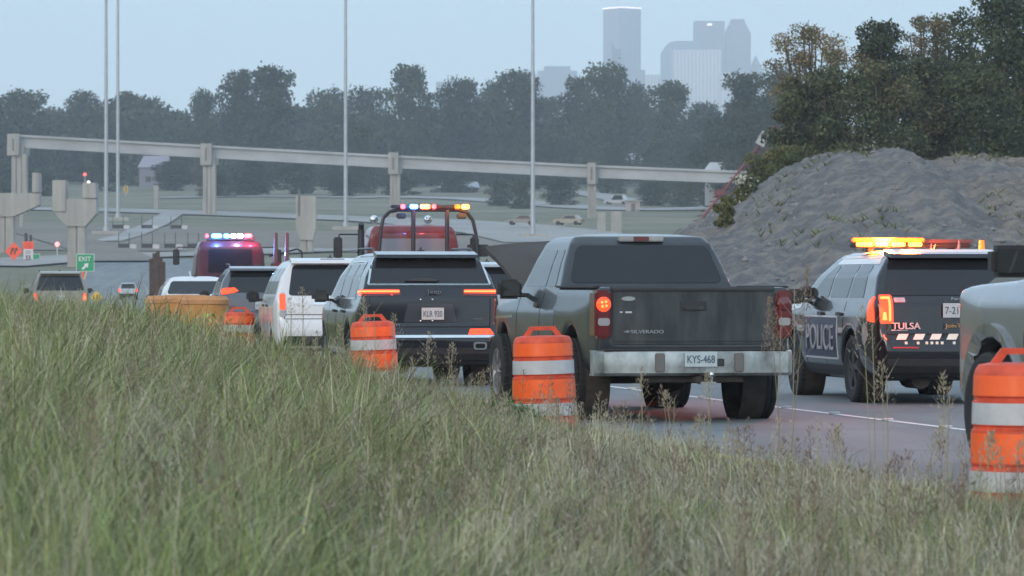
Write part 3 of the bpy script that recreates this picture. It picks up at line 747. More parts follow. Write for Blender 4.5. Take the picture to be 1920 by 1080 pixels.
def running_gear(root, wheels, W, r, tw, L, zc=.42, dark=False, nsp=5, rimm=None, exhaust=None, tyre_in=0.0):
    ys = wheels
    for y in ys:
        for sg in (-1, 1): wheel(root, sg * (W / 2 - tw / 2 - .025 - tyre_in), y, r, tw, dark=dark, nsp=nsp, rimm=rimm)
    u = MB()
    for y in ys:
        u.cyl((-W / 2 + .2, y, r), (W / 2 - .2, y, r), .05, n=8)
        u.lathe([(.001, -.16), (.12, -.13), (.15, 0), (.12, .13), (.001, .16)], c=(.05, y, r), axis='y', n=12)
        for sg in (-1, 1): u.box(sg * .5 - .04, sg * .5 + .04, y - .6, y + .6, r + .06, r + .12)
        for sg in (-1, 1): u.lathe([(r + .045, sg * (W / 2 - tw - .1)), (r + .045, sg * (W / 2 - .08))], c=(0, y, r + .01), axis='x', n=28)
    u.box(-W * .3, W * .3, .35, L - .4, zc - .12, zc + .1, bev=.03)
    u.cyl((-.35, .3, zc - .14), (-.35, .9, zc - .14), .11, n=12).cyl((-.35, .9, zc - .14), (-.3, L * .6, zc - .14), .04, n=8)
    u.build('underbody', M['under'], root)
def mirror(root, x, y, z, w, h, m, arm=.1):
    sg = -1 if x < 0 else 1
    o = MB().box(x - w / 2, x + w / 2, y - .06, y + .1, z - h / 2, z + h / 2, bev=min(.045, h * .3))
    o.box(min(x + -sg * (w / 2 + arm), x), max(x + -sg * (w / 2 + arm), x), y, y + .07, z - h * .42, z - h * .2, bev=.01)
    o = o.build('mirror', m, root, smooth=True)
    MB().box(x - w / 2 + .03, x + w / 2 - .03, y - .066, y - .05, z - h / 2 + .03, z + h / 2 - .03, bev=.006).build('mirror_glass', M['side_glass'], o)
    return o
def plate(root, x, y, z, txt, w=.3, h=.152, m=None, tilt=0.0):
    o = MB().box(x - w / 2, x + w / 2, y - .008, y, z - h / 2, z + h / 2, bev=.003).build('licence_plate', m or M['plate'], root)
    text_mesh(txt, w * .84, h * .5, M['plate_ink'], o, (x, y - .011, z), (R(90), 0, 0), 'plate_number')
    return o
def paint(name, c, rough=.35, metal=.3, coat=.7, var=.08, dust=None):
    m = mat(name, c, rough, metal, var=var, scale=1.4, coat=coat, col2=dust, thr=(.35, .8) if dust else None)
    return m
def usect(W, H, belt, tum=.365, zb=.24):
    return [(W * .40, zb), (W * .455, zb + .1), (W * .49, .5), (W * .5, .8), (W * .493, belt - .14), (W * .472, belt), (W * (.472 + tum) / 2 * 1.015, (belt + H) / 2),
            (W * tum, H - .13), (W * (tum - .028), H - .055), (W * (tum - .09), H - .015), (W * .14, H + .01), (0, H + .015)]
def uplan(W, L):
    return [(W * .36, -.12), (W * .42, -.01), (W * .465, .09), (W * .49, .3), (W * .5, .8), (W * .5, L - 1.1), (W * .48, L - .5), (W * .42, L - .18), (W * .3, L)]

def suv(name, label, cat, X0, D0, th, L, W, H, belt, hood, paintm, wb, wr, tw=.24, lean=.30, tailz=1.15, glass_z=(1.33, 1.70), gw=(.80, .70), voxel=.03,
        winx=(.62, 1.5, 1.6, 2.45, 2.55, 3.35), trim=None, ohr=1.05, roofbar=True, group=None, spoiler=.22, dark_rim=False, bumper_m=None, z0=0.0, rearx=0.05):
    root = empty(name, (X0, D0, z0), th, label, cat, group)
    Hs = H
    side = [(.0, .45), (-.02, .6), (.0, .74), (rearx, .80), (rearx + .02, tailz), (rearx + .08, glass_z[0] - .03), (rearx + .08 + lean, H - .1), (rearx + .2 + lean, H - .03), (rearx + .6 + lean, H - .0),
            (L * .42, H + .005), (L * .53, H - .03), (L * .58, H - .09), (L * .755, hood + .05), (L * .80, hood), (L * .90, hood - .08), (L - .12, hood - .2), (L - .02, .78), (L, .5), (L - .1, .28), (L - .6, .24), (.5, .26), (.12, .32)]
    ys = (ohr, ohr + wb)
    me = shell(side, usect(W, H, belt), uplan(W, L), [(y, wr + .01, wr, W / 2 - .32) for y in ys], voxel)
    bv = bvh_of(me)
    body = link('body', me, paintm, root, smooth=True)
    running_gear(root, ys, W, wr, tw, L, dark=dark_rim)
    # windows
    g0, g1 = glass_z
    decal('rear_window', [(-gw[0], g0), (gw[0], g0), (gw[1], g1), (-gw[1], g1)], 'rear', bv, M['glass'], root, rad=.07)
    b0 = belt + .05; t0 = H - .17
    def zsl(u): return (u - L * .755) / (L * .58 - L * .755)
    a = winx
    for i, (u0, u1) in enumerate(((a[0], a[1]), (a[2], a[3]), (a[4], a[5]))):
        for ax in ('left', 'right'):
            top0, top1 = (u0 + .10 if i == 0 else u0), (u1 - .72 if i == 2 else u1)
            top0 = u0 + lean * .45 if i == 0 else u0
            decal('side_window', [(u0, b0), (u1, b0), (top1, t0), (top0, t0)], ax, bv, M['side_glass'], root, rad=.05, off=.004)
    decal('windshield', [(-W * .40, hood + .14), (W * .40, hood + .14), (W * .33, H - .13), (-W * .33, H - .13)], 'front', bv, M['side_glass'], root, rad=.06)
    # panel gaps, handles
    for ax in ('left', 'right'):
        for u in ((a[1] + a[2]) / 2, (a[3] + a[4]) / 2, a[5] + .05):
            line_decal('door_gap', [(u, .38), (u, belt)], ax, bv, M['gap'], root)
        line_decal('door_gap', [(a[1] + .05 - .02, .38), (a[5], .38)], ax, bv, M['gap'], root)
        for u in (a[2] + .05, a[4] + .05):
            decal('door_handle', [(u, belt - .16), (u + .2, belt - .16), (u + .2, belt - .125), (u, belt - .125)], ax, bv, M['black_plastic'], root, off=.03, th=.04, rad=.01)
        decal('sill_trim', [(ohr + wr + .1, .30), (ohr + wb - wr - .1, .30), (ohr + wb - wr - .1, .42), (ohr + wr + .1, .42)], ax, bv, M['black_plastic'], root, off=.008)
        decal('headlight', [(L - .6, hood - .3), (L - .15, hood - .34), (L - .15, hood - .2), (L - .6, hood - .16)], ax, bv, M['clear_lens'], root)
    line_decal('tailgate_gap', [(-W * .40, .80), (W * .40, .80)], 'rear', bv, M['gap'], root)
    for sg in (-1, 1): line_decal('tailgate_gap', [(sg * W * .405, .80), (sg * W * .41, g0 - .04)], 'rear', bv, M['gap'], root)
    if spoiler:
        sp = MB().prism([(rearx + lean - .06, H - .09), (rearx + lean - .04, H - .045), (rearx + lean + .3, H + .0), (rearx + lean + .3, H - .06)], -W * .345, W * .345, 'x')
        sp.build('roof_spoiler', paintm, root)
    if roofbar:
        for sg in (-1, 1):
            MB().tube([(sg * W * .335, rearx + lean + .35, H - .02), (sg * W * .335, rearx + lean + .5, H + .035), (sg * W * .33, L * .5, H + .045), (sg * W * .33, L * .53, H)], .018).build('roof_rail', M['black_metal'], root)
    MB().box(-.04, .04, rearx + lean + .55, rearx + lean + .75, H + .0, H + .02).add([(-.012, rearx + lean + .58, H + .02), (.012, rearx + lean + .58, H + .02), (.012, rearx + lean + .76, H + .02), (-.012, rearx + lean + .76, H + .02), (0, rearx + lean + .58, H + .075)], [(0, 1, 4), (1, 2, 4), (2, 3, 4), (3, 0, 4)]).build('antenna', M['black_plastic'], root)
    decal('bumper', [(-W * .41, .3), (W * .41, .3), (W * .41, .52), (-W * .41, .52)], 'rear', bv, bumper_m or M['black_plastic'], root, off=.012)
    return root, bv

# ---- dusty pickup with its hood up
P = {}
P['pickup'] = paint('dusty_green_grey_paint', (0.030, 0.036, 0.042), .30, .3, .55, var=.2, dust=(.060, .067, .071))
P['gate'] = mat('dusty_tailgate_paint', (0.026, 0.031, 0.034), .40, .2, var=.3, scale=2.2, col2=(.080, .086, .086), stretch=(2.2, 1, .5), coat=.2)
def pickup(label, X0, D0, th, paintm, gatem, L=5.55, W=1.98, H=1.90, bedz=1.34, bedL=1.98, wb=3.64, ohr=1.18, wr=.40, tw=.27, hood_open=True, big=False, hoodz=1.22, voxel=.03, group=None):
    root = empty('pickup_truck', (X0, D0, 0), th, label, 'pickup truck', group)
    cb = bedL + .03      # back of the cab
    belt = bedz - .06
    # cab and front clip
    hz = hoodz
    side = [(cb, .55), (cb, belt), (cb + .06, belt + .12), (cb + .30, H - .12), (cb + .42, H - .03), (cb + .8, H), (cb + 1.35, H - .01), (cb + 1.6, H - .09), (cb + 2.15, hz + .03), (cb + 2.3, hz), (L - .5, hz - .06),
            (L - .1, hz - .14), (L, .95), (L, .55), (L - .3, .42), (cb + .2, .42)]
    sect = [(W * .44, .40), (W * .485, .5), (W * .497, .8), (W * .492, belt - .2), (W * .462, belt), (W * .415, (belt + H) / 2), (W * .372, H - .10), (W * .345, H - .04), (W * .25, H - .01), (0, H + .01)]
    plan = [(W * .5, cb - .1), (W * .5, L - .9), (W * .48, L - .35), (W * .40, L)]
    if big:
        sect = [(W * .44, .45), (W * .485, .55), (W * .497, .85), (W * .51, 1.05), (W * .50, belt - .12), (W * .455, belt + .02), (W * .40, (belt + H) / 2), (W * .36, H - .10), (W * .33, H - .04), (0, H + .01)]
    ys = (ohr, ohr + wb)
    cuts = [(-W * .36, W * .36, cb + 2.4, L - .25, hz - .45, 3)] if hood_open else []
    me = shell(side, sect, plan, [(ys[1], wr + .03, wr, W / 2 - .36)], voxel, 5, cuts, wr=.10)
    bv = bvh_of(me); link('cab', me, paintm, root, smooth=True)
    # bed
    bside = [(.07, .62), (.05, .75), (.05, bedz), (bedL, bedz), (bedL, .50), (.4, .50)]
    bsect = [(W * .46, .48), (W * .488, .6), (W * .5, .85), (W * .5, 1.08), (W * .487, bedz - .08), (W * .475, bedz), (0, bedz)]
    bplan = [(W * .46, -.05), (W * .482, .1), (W * .495, .4), (W * .5, 1.0), (W * .5, bedL + .1)]
    me2 = shell(bside, bsect, bplan, [(ys[0], wr + .03, wr, W / 2 - .36)], voxel, 3, [(-W * .40, W * .40, -1, bedL - .08, .80, 3)], wr=.10)
    bv2 = bvh_of(me2); bed = link('truck_bed', me2, paintm, root, smooth=True)
    gw = W * .408
    tg = MB().box(-gw, gw, .04, .12, .765, bedz - .035, bev=.012).build('tailgate', gatem, root, smooth=True)
    # pressed panel lines on the gate
    MB().box(-gw + .02, gw - .02, .028, .042, .80, .835, bev=.006).build('gate_ridge', gatem, tg)
    MB().prism([(.02, bedz - .035), (.02, bedz - .015), (.04, bedz + .005), (.12, bedz + .005), (.12, bedz - .035)], -gw, gw, 'x').build('gate_cap', M['black_plastic'], tg)
    MB().box(-.135, .135, .032, .042, 1.105, 1.20, bev=.004).build('handle_bezel', M['black_plastic'], tg)
    h = MB().box(-.10, .10, .012, .036, 1.115, 1.15, bev=.008).build('handle', gatem, tg)
    for sg in (-1, 1):
        MB().box(sg * W * .475 - .03, sg * W * .475 + .03, .1, bedL - .02, bedz - .01, bedz + .012, bev=.006).build('rail_cap', M['black_plastic'], root)
    # rear window
    decal('rear_window', [(-W * .405, belt + .10), (W * .405, belt + .10), (W * .345, H - .13), (-W * .345, H - .13)], 'rear', bv, M['glass'], root, rad=.08)
    for ax in ('left', 'right'):
        decal('side_window', [(cb + .30, belt + .06), (cb + .72, belt + .06), (cb + .72, H - .17), (cb + .42, H - .17)], ax, bv, M['side_glass'], root, rad=.05, off=.004)
        decal('side_window', [(cb + .80, belt + .06), (cb + 1.86, belt + .06), (cb + 1.45, H - .17), (cb + .80, H - .17)], ax, bv, M['side_glass'], root, rad=.05, off=.004)
        for u in (cb + .76, cb + 1.98): line_decal('door_gap', [(u, .5), (u, belt)], ax, bv, M['gap'], root, w=.014)
        decal('door_handle', [(cb + .84, belt - .16), (cb + 1.02, belt - .16), (cb + 1.02, belt - .12), (cb + .84, belt - .12)], ax, bv, M['black_plastic'], root, off=.03, th=.04, rad=.01)
    decal('windshield', [(-W * .42, hz + .12), (W * .42, hz + .12), (W * .35, H - .12), (-W * .35, H - .12)], 'front', bv, M['side_glass'], root, rad=.06)
    # third brake lamp
    tb = MB().box(-.24, .24, -.03, .08, -.028, .028, bev=.01); o = tb.build('cargo_lamp', M['clear_lens'], root, smooth=True); o.location = (0, cb + .33, H - .058)
    MB().box(-.085, .085, -.036, .07, -.024, .024, bev=.006).build('brake_lamp', M['tail_off'], o, smooth=True)
    # hood
    y0, y1 = cb + 2.22, L - .06
    if hood_open:
        r_h = empty('hood_hinge', (0, 0, 0)) if False else None
        dz = .66
        hb = MB(); n = 8; m_ = 6; vs = []
        for lay in (0, -.05):
            for j in range(m_ + 1):
                t = j / m_; y = y0 + (y1 - y0 + .12) * t; z = hz + .06 + .58 * t + .07 * math.sin(math.pi * t)
                for i in range(n + 1):
                    u = i / n * 2 - 1; ww = W * (.425 + .09 * t)
                    vs.append((u * ww, y - .10 * (u * u) * (t > .9), z + lay - .07 * u * u))
        K = (n + 1) * (m_ + 1); fs = []
        for j in range(m_):
            for i in range(n):
                a = j * (n + 1) + i; fs.append((a, a + 1, a + n + 2, a + n + 1)); fs.append((K + a, K + a + n + 1, K + a + n + 2, K + a + 1))
        ring = [i for i in range(n + 1)] + [j * (n + 1) + n for j in range(1, m_ + 1)] + [m_ * (n + 1) + i for i in range(n - 1, -1, -1)] + [j * (n + 1) for j in range(m_ - 1, 0, -1)]
        for q in range(len(ring)):
            a, b = ring[q], ring[(q + 1) % len(ring)]; fs.append((a, K + a, K + b, b))
        hb.add(vs, fs); o = hb.build('raised_hood', mat('faded_hood_paint', (.055, .047, .042), .7, .1, var=.2, scale=2), root, smooth=True)
        MB().cyl((.5, y1 - .3, hz - .2), (.5, y1 - .35, hz + .5), .012, n=6).build('hood_prop', M['black_metal'], root)
        MB().box(-.45, .45, cb + 2.6, L - .55, hz - .45, hz - .16, bev=.04).box(-.3, .1, cb + 2.7, L - .8, hz - .2, hz - .05, bev=.03).build('engine', M['under'], root)
    else:
        hb = MB().prism([(y0, hz - .02), (y0, hz + .03), (y1 - .5, hz + .02), (y1, hz - .12), (y1, hz - .2)], -W * .36, W * .36, 'x').build('hood', paintm, root)
    # bumper
    bz0, bz1 = (.465, .715)
    prof = [(-W * .5, .20), (-W * .497, .02), (-W * .46, -.09), (-W * .3, -.125), (0, -.135), (W * .3, -.125), (W * .46, -.09), (W * .497, .02), (W * .5, .20)]
    bb = MB(); vs = []
    lay = [(bz0, .05), (bz0 + .03, .0), (bz0 + .09, -.0), (bz1 - .05, .0), (bz1 - .01, .015), (bz1, .05)]
    for z, dy in lay:
        for x, y in prof: vs.append((x, y + dy, z))
    n = len(prof); fs = []
    for j in range(len(lay) - 1):
        for i in range(n - 1): fs.append((j * n + i, j * n + i + 1, (j + 1) * n + i + 1, (j + 1) * n + i))
    back = [(x * .98, .24, z) for z in (bz0, bz1) for x in (-W * .5, W * .5)]
    k = len(vs); vs += back; fs += [tuple(range(n)) + (k + 1, k), tuple(range((len(lay) - 1) * n, len(lay) * n))[::-1] + (k + 2, k + 3)]
    bb.add(vs, fs); bp = bb.build('rear_bumper', M['dull_chrome'], root, smooth=True)
    MB().box(-W * .46, W * .46, -.10, .2, bz1 + .0, bz1 + .02, bev=.004).build('step_pad', M['black_plastic'], bp)
    MB().box(.17, .27, -.144, -.12, .56, .635, bev=.006).build('plug_socket', M['black_plastic'], bp)
    for xx in (-.38, .42): MB().box(xx - .05, xx + .05, -.142, -.12, .50, .69, bev=.01).build('step_recess', M['slot'], bp)
    plate(root, .03 if not big else 0, -.145, .63, 'KYS-468', m=M['plate'], w=.33, h=.15)
    # hitch
    MB().box(-.5, .5, 0, .1, .40, .47, bev=.01).box(-.03, .03, -.2, .1, .40, .46, bev=.005).build('tow_hitch', M['under'], root)
    MB().lathe([(.001, .56), (.02, .55), (.026, .53), (.012, .505), (.012, .46), (.03, .455), (.03, .44)], c=(.12, -.22, -.05), n=12).box(.0, .16, -.26, -.1, .385, .41, bev=.005).build('tow_ball', M['chrome'], root, smooth=True)
    # lamps
    for sg in (-1, 1):
        x0, x1 = sg * W * .413, sg * W * .497
        lo, hi = min(x0, x1), max(x0, x1)
        hs = MB().box(lo, hi, -.0, .28, .83, bedz - .03, bev=.03).build('tail_lamp', M['tail_off'], root, smooth=True)
        cx = (lo + hi) / 2 - sg * .002
        zt = bedz - .17
        lit = (sg < 0) and not big
        MB().lathe([(.001, -.022), (.055, -.018), (.074, .0)], c=(cx, .0, zt), axis='y', n=20).build('brake_lens', M['tail_on'] if lit else M['tail_off'], hs, smooth=True)
        if lit:
            for q, (ax_, az_) in enumerate(((-.02, .02), (.02, .025), (-.015, -.02), (.025, -.015))):
                MB().lathe([(.001, -.03), (.012, -.026), (.014, -.01)], c=(cx + ax_, 0, zt + az_), axis='y', n=8).build('filament', M['tail_hot'], hs)
        MB().prism(rpoly([(cx - .06, .96), (cx + .06, .96), (cx + .06, 1.035), (cx - .06, 1.035)], .03), -.012, .0, 'y').build('reverse_lens', M['clear_lens'], hs)
    # wheels, frame
    running_gear(root, ys, W, wr, tw, L, zc=.62, nsp=6, rimm=M['rim'], tyre_in=-.085)
    fr = MB()
    for sg in (-1, 1): fr.box(sg * .45 - .04, sg * .45 + .04, .15, L - .4, .48, .6)
    fr.cyl((.55, .2, .42), (.5, 1.2, .42), .035, n=8).box(-.3, .3, .35, .75, .42, .58, bev=.05)
    fr.build('chassis', M['under'], root)
    return root, bv, bv2, tg
tr, cbv, bbv, tg = pickup('dusty dark green-grey pickup with its hood raised, stopped beside an orange barrel', 1.80, 38.6, R(11.2), P['pickup'], P['gate'], W=2.02, L=5.65, wr=.41, tw=.225)
text_mesh('SILVERADO', .33, .034, M['steel'], tg, (-.47, .030, .90), (R(90), 0, 0), 'gate_lettering', .01)
MB().prism([(-.70, .893), (-.715, .905), (-.68, .905), (-.68, .913), (-.66, .913), (-.66, .905), (-.635, .905), (-.65, .893), (-.66, .893), (-.66, .886), (-.68, .886), (-.68, .893)], .028, .04, 'y').build('gate_emblem', M['chrome'], tg)
MB().prism([(-.66 + .07 * math.cos(a), 1.225 + .022 * math.sin(a)) for a in np.linspace(0, 6.1, 16)], .03, .04, 'y').build('oval_sticker', mat('faded_sticker', (.3, .33, .33), .6, var=.1), tg)
MB().box(-.745, -.72, .03, .04, 1.085, 1.10).box(-.69, -.625, .03, .04, 1.083, 1.10).build('small_badge', M['white_letter'], tg)
mirror(tr, -1.15, 3.62, 1.315, .27, .21, M['black_plastic'], .1); mirror(tr, 1.13, 3.62, 1.315, .27, .21, M['black_plastic'], .1)
line_decal('fender_trim', [(4.2, 1.02), (5.3, 1.0)], 'left', cbv, M['chrome'], tr, w=.03, off=.01)

# ---- silver truck at the right edge
P['silver'] = paint('silver_paint', (0.30, 0.31, 0.315), .25, .6, .9)
st, sbv, _, _ = pickup('large silver pickup cut by the right picture edge, only fender and mirror showing', 5.80, 24.35, R(14.5), P['silver'], P['silver'], L=6.15, W=2.04, H=1.98, bedz=1.42, bedL=2.0,
                       wb=3.80, ohr=1.25, wr=.43, tw=.29, hood_open=False, big=True, hoodz=1.42, voxel=.035)
mirror(st, -1.30, 3.95, 1.53, .31, .23, M['black_plastic'], .12); mirror(st, 1.23, 3.95, 1.53, .31, .23, M['black_plastic'], .12)
decal('door_reflection', [(2.1, .5), (4.4, .5), (4.4, 1.02), (4.2, 1.12), (2.1, 1.12)], 'left', sbv, mat('dark_reflection_tint', (.07, .075, .072), .35, .3, var=.1, coat=.4), st, off=.006)  # dark greenish reflection on the door, painted as a panel colour
for (sg) in ('left', 'right'):
    arch = [(ohr_y, z) for ohr_y, z in [(5.05 + .60 * math.cos(a), .46 + .62 * math.sin(a)) for a in np.linspace(math.pi * .97, math.pi * .03, 14)]]
    inner = [(5.05 + .535 * math.cos(a), .46 + .545 * math.sin(a)) for a in np.linspace(math.pi * .03, math.pi * .97, 14)]
    decal('wheel_arch_flare', arch + inner, sg, sbv, P['silver'], st, off=.035, th=.06, rad=0)

# ---- dark SUV with chrome-framed rear window
P['jeep'] = paint('blue_black_paint', (0.009, 0.010, 0.014), .2, .2, .8, var=.06)
jp, jb = suv('suv', 'glossy blue-black SUV with chrome window frame and slim lit tail lamps, left of the pickup', 'suv', -1.08, 52.0, R(9), 5.1, 1.98, 1.81, 1.14, 1.12, P['jeep'], 3.05, .39,
             glass_z=(1.375, 1.735), gw=(.80, .70), tailz=1.2, lean=.33, winx=(.75, 1.52, 1.60, 2.5, 2.58, 3.5), ohr=1.15, voxel=.026)
def frame_decal(name, outer, w, axis, bv, m, root, off=.01):
    n = len(outer)
    for i in range(n):
        line_decal(name, [outer[i], outer[(i + 1) % n]], axis, bv, m, root, w=w, off=off)
fo = [(-.82, 1.36), (.82, 1.36), (.715, 1.745), (-.715, 1.745)]
frame_decal('chrome_window_trim', [fo[0], fo[1]], .022, 'rear', jb, M['chrome'], jp)
for a, b in ((fo[1], fo[2]), (fo[3], fo[0])): line_decal('chrome_window_trim', [a, b], 'rear', jb, M['chrome'], jp, w=.026, off=.01)
for sg in (-1, 1):
    mir = sg < 0
    ps = [(.44, 1.215), (.93, 1.205), (.955, 1.30), (.45, 1.30)] if sg > 0 else [(-.955, 1.30), (-.93, 1.205), (-.39, 1.215), (-.40, 1.30)]
    o = decal('tail_lamp', ps, 'rear', jb, M['tail_off'], jp, off=.012, res=.05, rad=.02)
    p2 = [(.46, 1.245), (.93, 1.24), (.94, 1.292), (.46, 1.29)] if sg > 0 else [(-.94, 1.292), (-.93, 1.24), (-.41, 1.245), (-.41, 1.29)]
    decal('lit_strip', p2, 'rear', jb, M['tail_on'], o, off=.018, res=.05, rad=.015)
    decal('light_guide', [(q * 1.0, 1.268 + (z - 1.268) * .35) for q, z in p2], 'rear', jb, M['tail_hot'], o, off=.022, res=.05, rad=.006)
    xx = [(.50, .70), (.84, .70), (.80, .765), (.53, .765)] if sg > 0 else [(-.53, .765), (-.80, .765), (-.84, .70), (-.50, .70)]
    o = decal('lower_reflector', xx, 'rear', jb, M['tail_on'], jp, off=.02, rad=.01)
    decal('exhaust_tip', [(sg * .66 - .09, .50), (sg * .66 + .09, .50), (sg * .66 + .09, .60), (sg * .66 - .09, .60)], 'rear', jb, M['chrome'], jp, off=.03, th=.06, rad=.04)
    decal('exhaust_mouth', [(sg * .66 - .065, .52), (sg * .66 + .065, .52), (sg * .66 + .065, .58), (sg * .66 - .065, .58)], 'rear', jb, M['gap'], jp, off=.034, rad=.03)
# light on the side
decal('side_lamp', [(.06, 1.215), (.36, 1.22), (.36, 1.285), (.14, 1.30)], 'left', jb, M['tail_on'], jp, off=.012, rad=.02)
decal('chrome_bumper_strip', [(-.86, .655), (.86, .655), (.86, .69), (-.86, .69)], 'rear', jb, M['chrome'], jp, off=.022, rad=.01)
decal('plate_recess', [(-.36, .86), (.36, .86), (.30, 1.11), (-.30, 1.11)], 'rear', jb, mat('recess_black', (.03, .033, .042), .3, var=.1, coat=.6), jp, off=.004, rad=.03)
plate(jp, .03, .02, .975, 'KLR 920', w=.30, h=.16, m=mat('white_plate', (.55, .53, .52), .5, var=.08, scale=20))
text_mesh('Jeep', .19, .075, M['chrome'], jp, (.05, .045, 1.262), (R(90), 0, 0), 'tailgate_badge', .012)
for xx in (.52,): text_mesh('OVERLAND', .16, .02, M['chrome'], jp, (.62, .03, .905), (R(90), 0, 0), 'small_badge', .008)
for (xx, zz) in ((-.13, 1.165), (.03, 1.165), (-.13, .88), (.03, .88)): MB().lathe([(.001, -.006), (.011, -.003), (.012, .01)], c=(xx, .035, zz), axis='y', n=10).build('screw', M['chrome'], jp)
decal('wiper', [(-.33, 1.395), (.1, 1.388), (.14, 1.41), (-.05, 1.435), (-.2, 1.43)], 'rear', jb, M['black_plastic'], jp, off=.03, rad=.01)
for (u0, u1) in ((.66, 3.5),):
    line_decal('chrome_side_trim', [(.68, 1.175), (3.55, 1.17)], 'left', jb, M['chrome'], jp, w=.022, off=.01)
line_decal('chrome_side_trim', [(.62, 1.18), (.95, 1.66), (1.4, 1.675), (2.6, 1.67)], 'left', jb, M['chrome'], jp, w=.018, off=.008)
mirror(jp, -1.10, 3.45, 1.20, .24, .17, M['black_plastic']); mirror(jp, 1.10, 3.45, 1.20, .24, .17, M['black_plastic'])
decal('wheel_arch_trim', [(1.15 + .46 * math.cos(a), .39 + .46 * math.sin(a)) for a in np.linspace(math.pi, 0, 14)] + [(1.15 + .425 * math.cos(a), .39 + .425 * math.sin(a)) for a in np.linspace(0, math.pi, 14)], 'left', jb, M['black_plastic'], jp, off=.01, rad=0)

# ---- police SUV
P['police'] = paint('police_black_paint', (0.010, 0.010, 0.013), .2, .2, .8, var=.06)
pc, pb = suv('police_suv', 'black police SUV with white roof and lit amber light bar, lettered TULSA on the tailgate', 'police suv', 5.06, 44.4, R(8.5), 5.05, 2.0, 1.76, 1.16, 1.17, P['police'], 3.02, .385,
             glass_z=(1.24, 1.64), gw=(.82, .70), tailz=1.15, lean=.36, winx=(.70, 1.42, 1.50, 2.38, 2.46, 3.4), ohr=1.12, roofbar=False, voxel=.026, dark_rim=True)
P['white'] = paint('white_paint', (0.68, 0.69, 0.70), .3, 0, .7, var=.04)
decal('white_roof', [(-.70, .62), (.70, .62), (.70, 2.75), (-.70, 2.75)], 'top', pb, P['white'], pc, off=.006, rad=.08, res=.12)
for ax in ('left', 'right'): decal('white_roof_side', [(.62, 1.60), (2.72, 1.60), (2.55, 1.70), (.75, 1.70)], ax, pb, P['white'], pc, off=.005, rad=.02, res=.12)
decal('white_spoiler', [(-.68, 1.675), (.68, 1.675), (.66, 1.73), (-.66, 1.73)], 'rear', pb, P['white'], pc, off=.04, th=.05, rad=.02)
for ax in ('left', 'right'):
    decal('white_hood_side', [(3.75, 1.08), (4.75, 1.0), (4.6, 1.1), (3.75, 1.16)], ax, pb, P['white'], pc, off=.005, rad=.02)
decal('white_hood', [(-.75, 4.0), (.75, 4.0), (.68, 4.8), (-.68, 4.8)], 'top', pb, P['white'], pc, off=.005, rad=.05)
decal('lettered_panel', [(1.75, .50), (3.45, .50), (3.45, .98), (1.75, .98)], 'left', pb, mat('navy_panel', (.02, .025, .06), .35, var=.1), pc, off=.004, rad=.01)
t = text_mesh('POLICE', 1.42, .30, mat('grey_lettering', (.30, .30, .32), .5, var=.3, scale=4), pc, (-1.008, 2.6, .74), (R(90), 0, R(-90)), 'side_lettering', .012)
for q in ((1.75, .985), (1.75, .495)): line_decal('panel_edge', [q, (3.45, q[1])], 'left', pb, M['white_letter'], pc, w=.02, off=.008)
line_decal('panel_edge', [(1.74, .5), (1.74, .98)], 'left', pb, M['white_letter'], pc, w=.025, off=.008)
text_mesh('TULSA', .33, .075, M['white_letter'], pc, (-.60, -.0, .895), (R(90), 0, 0), 'gate_lettering', .02, bold=.01)
text_mesh('JoinTPD.com', .46, .06, M['gold_letter'], pc, (.08, -.01, .89), (R(90), 0, 0), 'gate_lettering', .02)
for k in range(8):
    x = -.72 + k * .195
    decal('reflective_block', [(x, .735), (x + .115, .735), (x + .155, .80), (x + .04, .80)], 'rear', pb, mat('reflective_white', (.8, .78, .66), .4, emit=None, var=.1) if k == 0 else bpy.data.materials['reflective_white'], pc, off=.012, rad=.004, th=.01, res=.3)
for k, x in enumerate((-.62, -.48, -.38, -.32, -.26, -.2, -.06, .1)):
    decal('small_mark', [(x, .685), (x + .03, .685), (x + .03, .715), (x, .715)], 'rear', pb, bpy.data.materials['reflective_white'], pc, off=.012, rad=.003, th=.01, res=.3)
decal('red_line', [(-.76, .64), (-.46, .64), (-.46, .655), (-.76, .655)], 'rear', pb, M['red_letter'], pc, off=.02, rad=0, res=.3)
line_decal('underline', [(-.76, .845), (-.57, .845)], 'rear', pb, M['white_letter'], pc, w=.012, off=.01)
plate(pc, -.01, .03, 1.07, '7-2115', w=.31, h=.165)
text_mesh('Ford', .12, .03, M['chrome'], pc, (.0, .06, 1.205), (R(90), 0, 0), 'oval_badge', .012)
for sg in (-1, 1):
    f = lambda P_: [(sg * abs(x), z) for x, z in (P_ if sg > 0 else P_[::-1])]
    o = decal('tail_lamp', f([(.74, .92), (.89, .92), (.89, 1.24), (.74, 1.24)]), 'rear', pb, M['tail_on'], pc, off=.015, rad=.03, res=.05)
    decal('lamp_guide', f([(.765, .95), (.79, .95), (.79, 1.19), (.875, 1.19), (.875, 1.215), (.765, 1.215)]), 'rear', pb, M['tail_hot'], o, off=.022, rad=.005, res=.05)
    decal('lamp_guide', f([(.81, .96), (.865, .96), (.855, 1.05), (.82, 1.05)]), 'rear', pb, M['tail_hot'], o, off=.022, rad=.01, res=.05)
    decal('blue_red_badge', f([(.59, 1.16), (.72, 1.16), (.72, 1.21), (.59, 1.21)]), 'rear', pb, mat('pale_badge', (.45, .38, .42), .4, var=.2, scale=8) if sg < 0 else bpy.data.materials['pale_badge'], pc, off=.01, rad=.005)
decal('side_lamp', [(.12, .93), (.28, .95), (.32, 1.18), (.16, 1.23)], 'left', pb, M['tail_on'], pc, off=.015, rad=.03)
cs = [(.42 + .085 * math.cos(a), .80 + .13 * math.sin(a)) for a in np.linspace(0, 2 * math.pi, 18)[:-1]]
